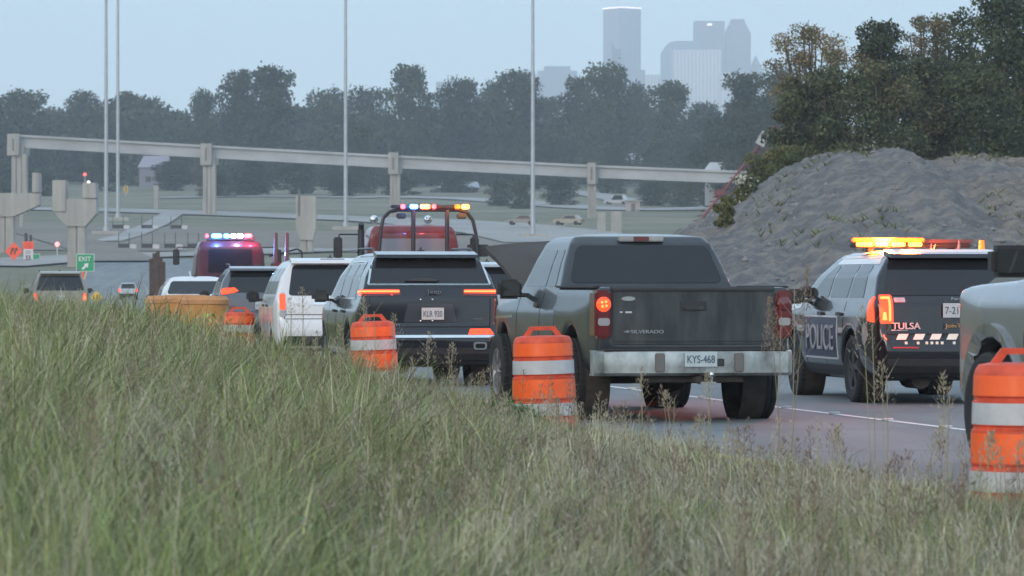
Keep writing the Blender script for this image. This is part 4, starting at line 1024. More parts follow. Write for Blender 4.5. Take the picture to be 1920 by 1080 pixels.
decal('door_crest', cs, 'left', pb, mat('crest_grey', (.30, .28, .28), .5, var=.3, scale=30), pc, off=.006, rad=0)
decal('number_mark', [(.36, .985), (.48, .985), (.48, 1.02), (.36, 1.02)], 'left', pb, bpy.data.materials['crest_grey'], pc, off=.006, rad=.01)
mirror(pc, -1.12, 3.42, 1.22, .23, .18, M['black_plastic']); mirror(pc, 1.12, 3.42, 1.22, .23, .18, M['black_plastic'])
MB().lathe([(.001, -.12), (.07, -.10), (.08, .03), (.03, .08)], c=(-.95, 3.6, 1.28), axis='y', n=14).build('spot_lamp', M['black_plastic'], pc, smooth=True)
# light bar
AMB = mat('amber_led', (1, .5, .1), .3, emit=(1.0, .42, .035), est=4.0, var=.05)
AMBD = mat('amber_dome', (.9, .2, .02), .3, emit=(1.0, .12, .01), est=1.1, var=.05)
bar = MB().box(-.72, .72, 2.02, 2.32, 1.80, 1.855, bev=.02).build('light_bar', M['black_plastic'], pc, smooth=True)
MB().box(-.74, .74, 2.0, 2.34, 1.857, 1.90, bev=.015).build('bar_dome', mat('smoked_dome', (.08, .04, .04), .2, var=.1, coat=.8), bar, smooth=True)
for k in range(4):
    x = -.70 + k * .205 + (.0, .02, .02, .02)[k]
    MB().box(x, x + (.20, .155, .16, .16)[k], 1.975, 2.01, 1.815, 1.865, bev=.008).build('amber_lamp', AMB, bar)
MB().box(-.72, .12, 2.02, 2.1, 1.868, 1.893, bev=.004).build('amber_dome', AMBD, bar) if False else None
MB().box(-.745, .13, 1.985, 2.06, 1.868, 1.915, bev=.01).build('amber_cover', AMBD, bar)
for x in (-.5, .5): MB().box(x - .03, x + .03, 2.1, 2.25, 1.74, 1.80).build('bar_foot', M['black_metal'], bar)
for x, zt in ((-.02, .06), (.31, .10), (.58, .1)):
    o = MB().cyl((x, 1.1, 1.755), (x, 1.1, 1.78), .035, n=10).cyl((x, 1.1, 1.78), (x, 1.1, 1.78 + zt), .022 if x < .5 else .035, .008 if x < .5 else .03, n=8).build('roof_aerial', AMBD if x > .5 else M['tail_off'], pc, smooth=True)
def lamp(name, parent, loc, col, e, r=.05):
    l = bpy.data.lights.new(name, 'POINT'); l.energy = e; l.color = col; l.shadow_soft_size = r
    o = bpy.data.objects.new(name, l); COL.objects.link(o); o.parent = parent; o.location = loc; return o
lamp('amber_glow', pc, (-.35, 1.90, 1.93), (1, .12, .02), 380, .15)
lamp('amber_glow', pc, (-.3, 1.0, 2.0), (1, .14, .02), 45, .15)
lamp('tail_glow', pc, (-.9, -.25, 1.1), (1, .10, .02), 9, .08)

# ---- white minivan
mv, mb_ = suv('minivan', 'white minivan with tall lit left tail lamp, waiting ahead of the blue-black SUV', 'minivan', -2.91, 64.0, R(7), 5.15, 2.0, 1.80, 1.15, 1.10, P['white'], 3.08, .35,
              glass_z=(1.18, 1.68), gw=(.74, .66), tailz=1.1, lean=.22, winx=(.6, 1.6, 1.7, 2.6, 2.7, 3.6), ohr=1.0, roofbar=False, spoiler=.2)
for sg in (-1, 1):
    f = lambda P_: [(sg * abs(x), z) for x, z in (P_ if sg > 0 else P_[::-1])]
    o = decal('tail_lamp', f([(.78, .83), (.89, .83), (.89, 1.22), (.79, 1.23)]), 'rear', mb_, M['clear_lens'], mv, off=.012, rad=.04, res=.05)
    decal('lit_lens', f([(.79, .95), (.885, .95), (.885, 1.20), (.80, 1.21)]), 'rear', mb_, M['tail_on'], o, off=.02, rad=.03, res=.05)
decal('high_brake_lamp', [(-.2, 1.70), (.2, 1.70), (.2, 1.745), (-.2, 1.745)], 'rear', mb_, M['tail_off'], mv, off=.05, th=.06, rad=.01)
line_decal('tailgate_gap', [(-.8, .87), (.8, .87)], 'rear', mb_, M['gap'], mv)
plate(mv, 0, -.01, .92, 'BNL-317'); decal('handle_strip', [(-.35, 1.03), (.35, 1.03), (.35, 1.07), (-.35, 1.07)], 'rear', mb_, M['chrome'], mv, off=.015, rad=.01)
mirror(mv, -1.13, 3.6, 1.16, .22, .2, M['black_plastic']); mirror(mv, 1.13, 3.6, 1.16, .22, .2, M['black_plastic'])

# ---- grey crossover
P['grey'] = paint('mid_grey_paint', (0.11, 0.115, 0.13), .28, .4, .9)
cv, cb_ = suv('suv', 'mid-grey crossover with hooked lit tail lamp between the white sedan and the white minivan', 'suv', -5.1, 80.0, R(7), 4.65, 1.88, 1.74, 1.14, 1.06, P['grey'], 2.72, .36,
              glass_z=(1.20, 1.62), gw=(.72, .60), tailz=1.12, lean=.42, winx=(.6, 1.2, 1.3, 2.15, 2.25, 3.1), ohr=.95)
for sg in (-1, 1):
    f = lambda P_: [(sg * abs(x), z) for x, z in (P_ if sg > 0 else P_[::-1])]
    decal('tail_lamp', f([(.48, 1.22), (.60, 1.19), (.84, 1.15), (.84, 1.24), (.79, 1.28), (.56, 1.29)]), 'rear', cb_, M['tail_on'], cv, off=.015, rad=.02, res=.05)
    decal('lower_lamp', f([(.55, .86), (.80, .86), (.80, .93), (.55, .93)]), 'rear', cb_, M['tail_off'], cv, off=.015, rad=.02, res=.05)
plate(cv, 0, -.0, .93, 'HTD-552'); mirror(cv, -1.05, 3.1, 1.15, .22, .17, M['black_plastic']); mirror(cv, 1.05, 3.1, 1.15, .22, .17, M['black_plastic'])

# ---- silver SUV mostly hidden
P['silver2'] = paint('light_silver_paint', (0.42, 0.43, 0.45), .28, .5, .9)
hv, hb_ = suv('suv', 'light silver SUV glimpsed between the blue-black SUV and the raised pickup hood', 'suv', -.32, 70.0, R(8), 4.8, 1.92, 1.77, 1.14, 1.08, P['silver2'], 2.85, .37,
              glass_z=(1.22, 1.66), gw=(.78, .68), tailz=1.12, lean=.32, winx=(.6, 1.3, 1.4, 2.25, 2.35, 3.2), ohr=1.0)
for sg in (-1, 1):
    f = lambda P_: [(sg * abs(x), z) for x, z in (P_ if sg > 0 else P_[::-1])]
    decal('tail_lamp', f([(.70, .98), (.93, .98), (.93, 1.17), (.70, 1.17)]), 'rear', hb_, M['tail_off'], hv, off=.015, rad=.02, res=.05)
plate(hv, 0, -.0, .93, 'LMA-204'); mirror(hv, -1.07, 3.2, 1.15, .22, .17, M['black_plastic']); mirror(hv, 1.07, 3.2, 1.15, .22, .17, M['black_plastic'])

# ---- white sedan
sd_, sb_ = suv('sedan', 'white sedan behind the yellow sand barrels with a pale roof fin', 'car', -7.65, 95.0, R(7), 4.75, 1.86, 1.56, 1.02, .98, P['white'], 2.8, .34,
               glass_z=(1.13, 1.44), gw=(.72, .60), tailz=1.02, lean=.55, winx=(.95, 1.3, 1.4, 2.2, 2.3, 3.2), ohr=1.0, roofbar=False, spoiler=0)
for sg in (-1, 1):
    f = lambda P_: [(sg * abs(x), z) for x, z in (P_ if sg > 0 else P_[::-1])]
    decal('tail_lamp', f([(.55, .86), (.90, .86), (.90, .98), (.55, .98)]), 'rear', sb_, M['tail_off'], sd_, off=.015, rad=.02, res=.05)
plate(sd_, 0, -.02, .7, 'EGW-861'); mirror(sd_, -1.03, 3.1, 1.05, .22, .15, M['black_plastic']); mirror(sd_, 1.03, 3.1, 1.05, .22, .15, M['black_plastic'])

# ---- tan SUV at the left
P['tan'] = paint('tan_paint', (0.26, 0.235, 0.19), .35, .4, .5)
tv, tb_ = suv('suv', 'tan SUV with broad dark rear window, half sunk behind the grass below the EXIT sign', 'suv', X_(113, 129), 129.0, R(8), 4.9, 1.93, 1.80, 1.16, 1.10, P['tan'], 2.9, .38,
              glass_z=(1.16, 1.64), gw=(.80, .66), tailz=1.1, lean=.3, winx=(.6, 1.4, 1.5, 2.3, 2.4, 3.3), ohr=1.0)
for sg in (-1, 1):
    f = lambda P_: [(sg * abs(x), z) for x, z in (P_ if sg > 0 else P_[::-1])]
    o = decal('tail_lamp', f([(.74, .82), (.86, .82), (.86, 1.05), (.76, 1.08)]), 'rear', tb_, M['tail_on'], tv, off=.015, rad=.03, res=.05)
    decal('lamp_core', f([(.78, .88), (.83, .88), (.83, .98), (.78, .98)]), 'rear', tb_, M['tail_hot'], o, off=.022, rad=.02, res=.05)
plate(tv, 0, -.0, .92, 'PVK-630'); mirror(tv, -1.07, 3.2, 1.15, .22, .17, M['black_plastic']); mirror(tv, 1.07, 3.2, 1.15, .22, .17, M['black_plastic'])
# ---- far hatchback
fv, fb_ = suv('hatchback', 'small distant silver hatchback with both tail lamps lit, alone on the open road', 'car', X_(240, 345), 345.0, R(5), 4.0, 1.72, 1.5, .98, .92, P['silver2'], 2.5, .31,
              glass_z=(1.0, 1.36), gw=(.62, .54), tailz=.95, lean=.3, winx=(.5, 1.0, 1.1, 1.8, 1.9, 2.6), ohr=.75, roofbar=False, voxel=.04)
for sg in (-1, 1):
    f = lambda P_: [(sg * abs(x), z) for x, z in (P_ if sg > 0 else P_[::-1])]
    decal('tail_lamp', f([(.66, .70), (.83, .70), (.83, .98), (.70, 1.0)]), 'rear', fb_, M['tail_on'], fv, off=.02, rad=.02, res=.08)
plate(fv, 0, -.0, .75, 'DRT-118')

# ---- recovery trucks
BL = mat('blue_beacon', (.1, .3, 1), .3, emit=(.10, .38, 1.0), est=4.0, var=.03)
RD = mat('red_beacon', (1, .1, .1), .3, emit=(1.0, .07, .09), est=3.5, var=.03)
WH = mat('white_beacon', (1, 1, 1), .3, emit=(.55, .62, 1.0), est=5.0, var=.03)
AM = mat('amber_beacon', (1, .4, .1), .3, emit=(1.0, .36, .05), est=4.5, var=.03)
def truck_base(label, X0, D0, th, W, H, paintm, wh=.5):
    r = empty('tow_truck', (X0, D0, 0), th, label, 'tow truck')
    cy = 5.2
    cabs = [(cy, .9), (cy, H - .25), (cy + .1, H - .06), (cy + .3, H), (cy + 1.3, H - .02), (cy + 1.55, H - .25), (cy + 1.95, 1.75), (cy + 3.0, 1.65), (cy + 3.15, 1.4), (cy + 3.15, .7), (cy, .7)]
    sect = [(W * .47, .6), (W * .49, 1.1), (W * .49, 1.7), (W * .47, H - .5), (W * .43, H - .15), (W * .40, H - .05), (W * .3, H - .01), (0, H)]
    me = shell(cabs, sect, [(W * .44, cy - .02), (W * .49, cy + .15), (W * .49, cy + 2), (W * .40, cy + 3.2)], [(cy + 2.3, wh, wh, W / 2 - .45)], .045, 3)
    bv = bvh_of(me); link('cab', me, paintm, r, smooth=True)
    for y, x in ((1.2, W / 2 - .35), (2.5, W / 2 - .35), (cy + 2.3, W / 2 - .2)):
        for sg in (-1, 1): wheel(r, sg * x, y, wh, .32 if y < 4 else .28, nsp=8)
    MB().box(-.45, .45, .2, cy + 2.6, .62, .9, bev=.02).build('chassis', M['under'], r)
    MB().box(-W / 2, W / 2, 0, cy - .25, .95, 1.12, bev=.03).box(-W / 2, -W / 2 + .08, 0, cy - .25, 1.12, 1.22).box(W / 2 - .08, W / 2, 0, cy - .25, 1.12, 1.22).build('deck', M['black_metal'], r)
    MB().box(-W / 2, W / 2, -.05, .05, .62, .78, bev=.01).build('rear_bar', M['black_metal'], r)
    for sg in (-1, 1):
        MB().box(sg * .95 - .12, sg * .95 + .12, -.09, -.05, .64, .76, bev=.01).build('tail_lamp', M['tail_off'], r)
        m = MB().box(sg * (W / 2 + .52) - .11, sg * (W / 2 + .52) + .11, cy + 1.5, cy + 1.62, 2.02, 2.55, bev=.03)
        m.tube([(sg * (W / 2 - .1), cy + 1.55, 2.62), (sg * (W / 2 + .48), cy + 1.55, 2.62), (sg * (W / 2 + .52), cy + 1.55, 2.5)], .02, n=6)
        m.build('mirror', M['black_plastic'], r)
    return r, bv, cy
# a: carrier with light arch
P['backlit_glass'] = mat('backlit_cab_glass', (.22, .23, .24), .1, var=.1, scale=1)  # daylight seen through the cab, put into the pane colour
ta, tab, cy = truck_base('red tow truck with black tubular light arch carrying blue, red and amber beacons', X_(771, 97) + 0.78, 91.8, R(8), 2.42, 2.86, M['red_truck'])
decal('rear_window', [(-.86, 2.02), (.86, 2.02), (.84, 2.50), (-.84, 2.50)], 'rear', tab, P['backlit_glass'], ta, rad=.06)
MB().cyl((-1.32, cy - .15, 1.2), (-1.32, cy - .15, 2.72), .085, n=12).cyl((-1.32, cy - .15, 2.72), (-1.32, cy - .22, 2.86), .07, n=12).build('exhaust_stack', M['black_metal'], ta, smooth=True)
ar = MB(); yy = cy - .5
ar.tube([(-.98, yy, 1.2), (-.86, yy, 2.75), (-.80, yy, 3.0), (-.66, yy, 3.15), (-.45, yy, 3.2), (1.05, yy, 3.2), (1.28, yy, 3.14), (1.42, yy, 2.95), (1.5, yy, 2.6), (1.6, yy, 1.2)], .045, n=8)
ar.cyl((-.06, yy, 1.2), (-.06, yy, 3.2), .055, n=8).cyl((.78, yy, 1.2), (.78, yy, 3.2), .055, n=8)
ar = ar.build('light_arch', M['black_metal'], ta, smooth=True)
MB().box(-.62, 1.36, yy - .1, yy + .12, 3.24, 3.32, bev=.02).build('light_bar', M['black_plastic'], ta)
for x, w_, mm in ((-.33, .12, RD), (-.06, .2, BL), (.22, .24, AM), (.44, .10, RD), (1.02, .14, mat('orange_beacon', (1, .2, .02), .3, emit=(1, .1, .01), est=1.6, var=.02)), (1.22, .2, AM)):
    MB().box(x - w_ / 2, x + w_ / 2, yy - .14, yy - .09, 3.225, 3.335, bev=.02).build('beacon', mm, ta)
for x in (-.36, 1.14): MB().box(x - .12, x + .12, yy - .08, yy + .08, 2.98, 3.12, bev=.03).build('work_lamp', M['black_plastic'], ta)
for x in (-.93, .42):
    MB().lathe([(.001, -.14), (.09, -.12), (.11, 0), (.04, .2), (.02, .5)], c=(x, cy + .5, 2.98), axis='y', n=14).build('air_horn', M['chrome'], ta, smooth=True)
MB().box(1.32, 1.82, cy - .45, cy - .1, 2.05, 2.35, bev=.02).build('tool_box', M['black_metal'], ta)
lamp('blue_glow', ta, (-.06, yy - .4, 3.27), (.1, .3, 1), 12); lamp('amber_glow', ta, (1.2, yy - .4, 3.27), (1, .35, .05), 12); lamp('red_glow', ta, (.35, yy - .4, 3.27), (1, .1, .05), 10)
# b: heavy wrecker with blue and red beacons
te, teb, cy = truck_base('dark red truck with blazing blue and red roof beacons and a boom on its right', X_(430, 131) + .75, 126.0, R(8), 2.42, 2.86, mat('maroon_truck_paint', (.06, .012, .022), .35, var=.15, coat=.6))
decal('rear_window', [(-.75, 1.75), (.75, 1.75), (.72, 2.55), (-.72, 2.55)], 'rear', teb, M['glass'], te, rad=.06)
for x, w_, mm in ((-.78, .09, RD), (-.45, .34, BL), (-.12, .2, BL), (.12, .2, WH), (.34, .2, WH), (.60, .26, RD)):
    MB().box(x - w_ / 2, x + w_ / 2, cy + .12, cy + .3, 2.92, 3.06, bev=.03).build('beacon', mm, te)
MB().box(-.8, .85, cy + .16, cy + .34, 2.86, 2.92, bev=.01).build('beacon_base', M['black_plastic'], te)
bm_ = MB()
for x0 in (1.25, 1.62): bm_.cyl((x0, 2.2, 1.2), (x0 + .12, 3.2, 3.05), .09, .06, n=8)
bm_.box(1.2, 2.15, 1.9, 3.3, 1.2, 2.1, bev=.05); bm_.build('recovery_boom', M['red_truck'], te)
MB().tube([(1.25, 4.6, 2.3), (2.2, 4.6, 2.55), (2.35, 4.6, 2.45), (2.35, 4.6, 2.05), (2.05, 4.6, 2.0)], .03, n=6).build('hose_loop', M['black_metal'], te)
lamp('blue_glow', te, (-.42, cy - .35, 3.1), (.1, .3, 1), 60); lamp('red_glow', te, (.7, cy - .35, 3.1), (1, .06, .12), 45); lamp('white_glow', te, (.25, cy - .35, 3.15), (.55, .45, 1), 40)

# ---- small far cars parked on the roads
def far_car(px, py, label, pm, L=4.6, W=1.85, H=1.5, rz=1.4):
    x, d = at(px, py); r = empty('parked_car', (x, d, float(ground(x, d)) + .6), rz, label, 'car')
    b = MB().prism([(0, .3), (0, .85), (.5, .92), (.95, H), (L * .55, H), (L * .72, .95), (L - .1, .8), (L, .35)], -W / 2, W / 2, 'x'); b.build('body', pm, r)
    for yy_ in (.85, L - .85):
        for sg in (-1, 1): MB().lathe([(.001, -.1), (.28, -.1), (.33, -.07), (.33, .07), (.28, .1), (.001, .1)], c=(sg * (W / 2 - .06), yy_, .33), axis='x', n=12).build('wheel', M['rubber'], r)
    for sg in (-1, 1): MB().prism([(.85, .95), (1.1, H - .08), (L * .53, H - .08), (L * .67, .97)], sg * (W / 2 + .01) - .01, sg * (W / 2 + .01) + .01, 'x').build('side_window', M['glass'], r)
    MB().box(-W * .42, W * .42, -.02, .0, .62, .78).build('tail_lamp', M['tail_off'], r)
    return r
far_car(1006, 431, 'pale parked car just right of the mast behind the pickup hood', P['grey'])
far_car(1093, 431, 'tan car beside the foot of the tall pier behind the pickup', P['tan'], rz=1.2)
far_car(322, 330, 'white car far up the slope, left of the second tall pier', P['white'], rz=1.5)
far_car(349, 329, 'white car in the middle of the far row under the girder', P['white'], L=5.6, rz=1.5)
far_car(371, 325, 'white car at the right end of the far row under the girder', P['white'], rz=1.5)
far_car(1292, 364, 'dark pickup-like car on the hill road near the red boom', P['grey'], L=5.6, H=1.7, rz=1.5)
far_car(1178, 384, 'pale van-like car by the road junction behind the pickup', P['silver2'], L=5.2, H=2.0, rz=1.2)

# ------------------------------------------------------------------ channelising barrels
def drum(label, X0, D0, tilt=0.0, z0=None, rz=0.0):
    z = 0.0 if z0 is None else z0
    r = empty('traffic_barrel', (X0, D0, z), rz, label, 'traffic barrel', 'orange and white traffic barrels along the road edge')
    if tilt: r.rotation_euler = (0, tilt, rz)
    # stepped body: four bands, each slightly narrower, rings proud between them
    P_ = [(.302, .05), (.301, .15), (.290, .155), (.290, .170), (.298, .178), (.296, .305), (.284, .312), (.284, .328), (.292, .336), (.287, .53), (.275, .537), (.275, .553), (.283, .56),
          (.280, .695), (.268, .702), (.268, .718), (.276, .725), (.271, .85), (.262, .88), (.245, .905), (.19, .915), (.02, .915)]
    b = MB().lathe(P_, n=40, cap=False).build('drum', M['orange'], r, smooth=True)
    bands = ((.182, .298, .3000, .2985, 'white_sheet'), (.345, .515, .2940, .2895, 'orange_sheet'), (.565, .688, .2850, .2822, 'white_sheet'), (.730, .845, .2778, .2735, 'orange_sheet'), (.06, .142, .3045, .3035, 'orange_sheet'))
    for (a, c, ra, rb_, mm) in bands:
        MB().lathe([(ra - .004, a), (ra, a), (rb_, c), (rb_ - .004, c)], n=40).build('reflective_band', M[mm], b, smooth=True)
    MB().lathe([(.34, 0), (.36, .02), (.35, .06), (.30, .075), (.29, .02)], n=32).build('rubber_base', M['rubber'], r, smooth=True)
    hd = MB().tube([(-.16, 0, .905), (-.115, 0, .985), (.115, 0, .985), (.16, 0, .905)], .017, n=8).box(-.2, -.10, -.025, .025, .895, .925, bev=.008).box(.10, .2, -.025, .025, .895, .925, bev=.008)
    hd = MB().prism([(-.19, .90), (-.115, 1.0), (.115, 1.0), (.19, .90), (.13, .90), (.085, .965), (-.085, .965), (-.13, .90)], -.022, .022, 'y')
    hd.build('carry_handle', M['orange'], b)
    return r
drum('nearest and largest orange and white barrel, before the silver truck at the edge', 2.93, 22.5, 0, .0)
drum('orange and white barrel standing at the left side of the dusty pickup', .305, 36.0, R(-1.5), -.02)
drum('orange and white barrel in the grass before the tailgate of the blue-black SUV', -1.68, 48.0, R(-2), 0)
drum('orange and white barrel in front of the grey crossover, left of the minivan', X_(449, 68), 68.0, 0, -.03)
# sand barrels of the crash cushion
def sand(label, px, d, z1=1.12, r0=.45, mm='sand_barrel'):
    r = empty('sand_barrel', (X_(px, d), d, 0), 0, label, 'sand barrel', 'yellow sand barrels of the crash cushion')
    b = MB().lathe([(r0 * .80, 0), (r0 * .84, .08), (r0 * .93, z1 * .5), (r0 * .97, z1 * .5), (r0 * .97, z1 * .56), (r0 * .94, z1 * .57), (r0, z1 - .14)], n=32).build('barrel_body', M[mm], r, smooth=True)
    MB().lathe([(r0 * 1.0, z1 - .16), (r0 * 1.06, z1 - .15), (r0 * 1.06, z1 - .07), (r0 * .98, z1 - .05), (r0 * .92, z1), (.01, z1 + .01)], n=32).build('lid', M['sand_lid'], r, smooth=True)
    return r
sand('leftmost yellow-orange sand barrel with tan lid in front of the white sedan', 313, 80.5, 1.13, .43)
sand('middle and tallest sand barrel before the white sedan', 347, 79, 1.15, .45)
sand('right sand barrel with a yellow lower band beside the grey crossover', 384, 75, 1.14, .45)
sand('rearmost sand barrel squeezed between two others before the sedan', 369, 82.5, 1.12, .43)

# ------------------------------------------------------------------ trees
def leaf_mesh(name, blobs, n, size, cols, seed, parent, m=None, flat=.0, shell_=.55):
    g = np.random.default_rng(seed)
    blobs = np.array(blobs, float)           # x y z rx rz
    vol = blobs[:, 3] ** 2 * blobs[:, 4]; k = g.choice(len(blobs), n, p=vol ** .8 / (vol ** .8).sum())
    u = g.normal(size=(n, 3)); u /= np.linalg.norm(u, axis=1)[:, None]
    rad = (shell_ + (1 - shell_) * g.random(n)) ** .7 * (1 + .25 * g.normal(size=n) * .5)
    B = blobs[k]; c = B[:, :3] + u * rad[:, None] * np.stack([B[:, 3], B[:, 3], B[:, 4]], 1)
    nn = g.normal(size=(n, 3)) + u * .6; nn /= np.linalg.norm(nn, axis=1)[:, None]
    a = np.cross(nn, g.normal(size=(n, 3))); a /= np.linalg.norm(a, axis=1)[:, None]; b = np.cross(nn, a)
    s = size * (.6 + .8 * g.random(n))[:, None]
    v = np.stack([c - a * s * .5, c + b * s * .32, c + a * s * .5, c - b * s * .32], 1)
    v += g.normal(size=v.shape) * size * .08
    cols = np.array(cols); bc = g.integers(0, len(cols), len(blobs)); ci = np.where(g.random(n) < .6, bc[k], g.integers(0, len(cols), n))
    t = cols[ci] * 1.1 * (.85 + .3 * g.random((n, 1))); t = np.repeat(t, 4, 0)
    return mesh_np(name, v.reshape(-1, 3), [np.arange(4 * n).reshape(n, 4)], m or M['leaf'], parent, tint=t)
def make_tree(name, label, loc, H, Wd, seed, n=2600, size=.8, cols=((.05, .065, .03),), trunk_h=.22, sparse=False, cat='tree', group=None, nb=16, rz=0, lean=0, conic=False):
    g = np.random.default_rng(seed)
    r = empty(name, loc, rz, label, cat, group)
    blobs = []; z0 = H * trunk_h; ch = H - z0
    for i in range(nb):
        t = (i + .5) / nb
        env = math.sin(math.pi * min(1, .22 + t * .72)) ** .7 if not conic else (1.05 - t) ** .8
        if sparse: env = .35 + .65 * t
        a = i * 2.4 + g.uniform(-.5, .5); rr = Wd / 2 * env * g.uniform(.3, .85)
        br = Wd * g.uniform(.15, .27) * (1 if not sparse else .62)
        zz = min(z0 + ch * t, H - br * .8)
        if sparse: rr = Wd / 2 * g.uniform(.1, .92); zz = min(z0 + ch * (.35 + .65 * t ** .6) * (1 - .32 * (rr / Wd * 2) ** 2), H - br * .8)
        blobs.append((rr * math.cos(a) + lean * t, rr * math.sin(a), zz, br, br * g.uniform(.6, .85)))
    if not sparse: blobs.append((lean * .5, 0, z0 + ch * .5, Wd * .27, ch * .38))
    leaf_mesh('crown', blobs, n, size, cols, seed + 1, r, shell_=.35)
    t = MB(); tr_ = max(.12, H * .018)
    t.cyl((0, 0, -1), (0, 0, H * .3), tr_ * 1.3, tr_, n=9).cyl((0, 0, H * .3), (lean * .6, 0, H * .75), tr_, tr_ * .4, n=8)
    for b in blobs[:nb]:
        hz = min(b[2] - b[4] * .4, H * .7) * g.uniform(.55, .8)
        f = hz / H
        t.cyl((lean * max(0, f - .3), 0, hz), (b[0], b[1], b[2]), tr_ * .38, tr_ * .12, n=6)
        for q in range(3 if sparse else 1):
            t.cyl((b[0], b[1], b[2]), (b[0] + g.uniform(-1, 1) * b[3], b[1] + g.uniform(-1, 1) * b[3], b[2] + b[4] * g.uniform(.2, 1)), tr_ * .12, tr_ * .04, n=5)
    t.build('trunk', M['bark'], r, smooth=True)
    return r
GREEN = ((.040, .055, .028), (.055, .072, .035), (.033, .045, .026), (.065, .075, .038))
DARK = ((.028, .038, .022), (.036, .048, .026), (.045, .055, .03))
BROWN = ((.17, .12, .065), (.13, .10, .055), (.19, .145, .08), (.08, .078, .04))
OLIVE = ((.082, .092, .045), (.10, .095, .05), (.068, .08, .038))
# the line of trees beyond the bridge: x, top, width (picture), distance, label
far = [(-20, 176, 90, 1050, 'dark dense tree at the left picture edge beyond the leftmost pier'),
       (48, 167, 96, 1080, 'round dark tree above the leftmost pier of the bridge'),
       (160, 166, 84, 1120, 'bushy tree just left of the twin masts'),
       (236, 170, 70, 1100, 'grey-green tree seen between and behind the twin masts'),
       (278, 180, 66, 1130, 'lower rounded tree right of the twin masts'),
       (384, 166, 58, 1040, 'small airy tree standing alone above the second tall pier'),
       (450, 126, 66, 1010, 'left half of the big double-crowned tree on the skyline'),
       (505, 119, 96, 1015, 'biggest broad tree on the skyline with a domed top'),
       (618, 166, 80, 1090, 'flat-topped tree behind the single mast'),
       (690, 158, 84, 1120, 'tree with ragged top just right of the single mast'),
       (766, 119, 78, 1050, 'tall pointed tree above the third tall pier'),
       (868, 143, 72, 1070, 'medium tree between the third tall pier and the right mast'),
       (925, 150, 64, 1120, 'narrow tree close behind the left side of the right mast'),
       (968, 126, 84, 1060, 'tall ragged tree rising right behind the right mast'),
       (1085, 138, 66, 1090, 'rounded shoulder tree left of the tallest skyline tower'),
       (1135, 116, 92, 1040, 'tree with a single high peak hiding the foot of the tallest tower'),
       (1190, 150, 60, 1110, 'sloping tree right of the single-peaked one'),
       (1262, 150, 92, 1020, 'wide spiky tree below the pale skyline block'),
       (1320, 190, 70, 1090, 'low bushy tree below the stepped skyline tower'),
       (1385, 182, 70, 1100, 'low round tree close to the grove on the mound'),
       (560, 196, 66, 1150, 'low tree filling the dip right of the domed one'),
       (330, 205, 76, 1180, 'low tree filling the dip below the bright gap in the tree line'),
       (100, 200, 70, 1190, 'low tree in the dip left of the twin masts'),
       (820, 195, 70, 1180, 'low tree below the faint small block'),
       (1030, 180, 70, 1170, 'low tree below the wide low office block')]
protos = []
for k in range(7):
    pr = make_tree('broadleaf_tree', None, (0, 0, 0), 30, 17 + (k % 3) * 2, 100 + k, n=7000, size=.95, cols=GREEN if k % 2 else DARK, nb=18 + k, trunk_h=.10)
    protos.append(pr)
for i, (px, ty, wpx, d, L) in enumerate(far):
    pr = protos[i % 7]
    o = pr if i < 7 else copy_tree(pr)
    x = X_(px, d); z = float(ground(x, d)) - 1.5; H = Z_(ty, d) - z; wd = wpx * d / FPX
    o.location = (x, d, z); sx = wd / (17 + (i % 7 % 3) * 2) * 1.45
    o.scale = (sx, sx, H / 30); o.rotation_euler.z = i * 1.1
    tag(o, L, 'tree', 'trees in a line beyond the unfinished bridge')
# lower bushes and nearer pale trees before the line
near = [(676, 222, 60, 930, 'pale green round tree by the single mast, lower than the tree line'), (200, 262, 60, 960, 'bush-like tree under the girder left of the grey house'), (470, 300, 70, 900, 'low dark tree under the girder behind the flashing truck'),
        (560, 290, 64, 920, 'low dark tree behind the short narrow pier'), (640, 315, 60, 900, 'low tree at the foot of the single mast'), (850, 300, 70, 950, 'dark tree under the girder above the tow truck beacons'),
        (938, 338, 44, 820, 'small round tree standing on the grass left of the right mast'), (975, 335, 40, 800, 'small dark tree on the grass behind the right mast'), (1052, 330, 54, 830, 'small tree with visible trunk between the right mast and the fourth pier'),
        (1150, 272, 46, 960, 'small pale-topped tree just above the fourth tall pier'), (1230, 262, 70, 980, 'dark tree above the girder right of the fourth pier'), (1300, 250, 70, 960, 'dark tree above the house with the pale roof'),
        (1225, 340, 60, 840, 'low dark tree under the girder behind the pickup'), (1285, 336, 60, 830, 'low dark bush tree under the girder by the hill road'), (400, 318, 60, 880, 'low bush tree at the second tall pier'), (70, 318, 70, 900, 'low bush tree right of the leftmost pier'),
        (10, 300, 80, 940, 'low tree at the left edge below the girder end'), (745, 318, 60, 900, 'low tree behind the shaft of the third tall pier'), (325, 300, 60, 980, 'low tree right of the grey house'), (1010, 250, 90, 990, 'broad mid-green tree whose top reaches halfway up the dark wood behind the right mast')]
for i, (px, ty, wpx, d, L) in enumerate(near):
    o = copy_tree(protos[(i * 3 + 1) % 7]); x = X_(px, d); z = float(ground(x, d)) - 1; H = max(5, Z_(ty, d) - z); wd = wpx * d / FPX
    o.location = (x, d, z); sx = wd / (17 + ((i * 3 + 1) % 7 % 3) * 2) * 1.4; o.scale = (sx, sx, H / 30); o.rotation_euler.z = i * .7
    tag(o, L, 'tree', 'lower trees before the tree line')
pal = leaf_mesh  # repaint of one tree: its own pale crown
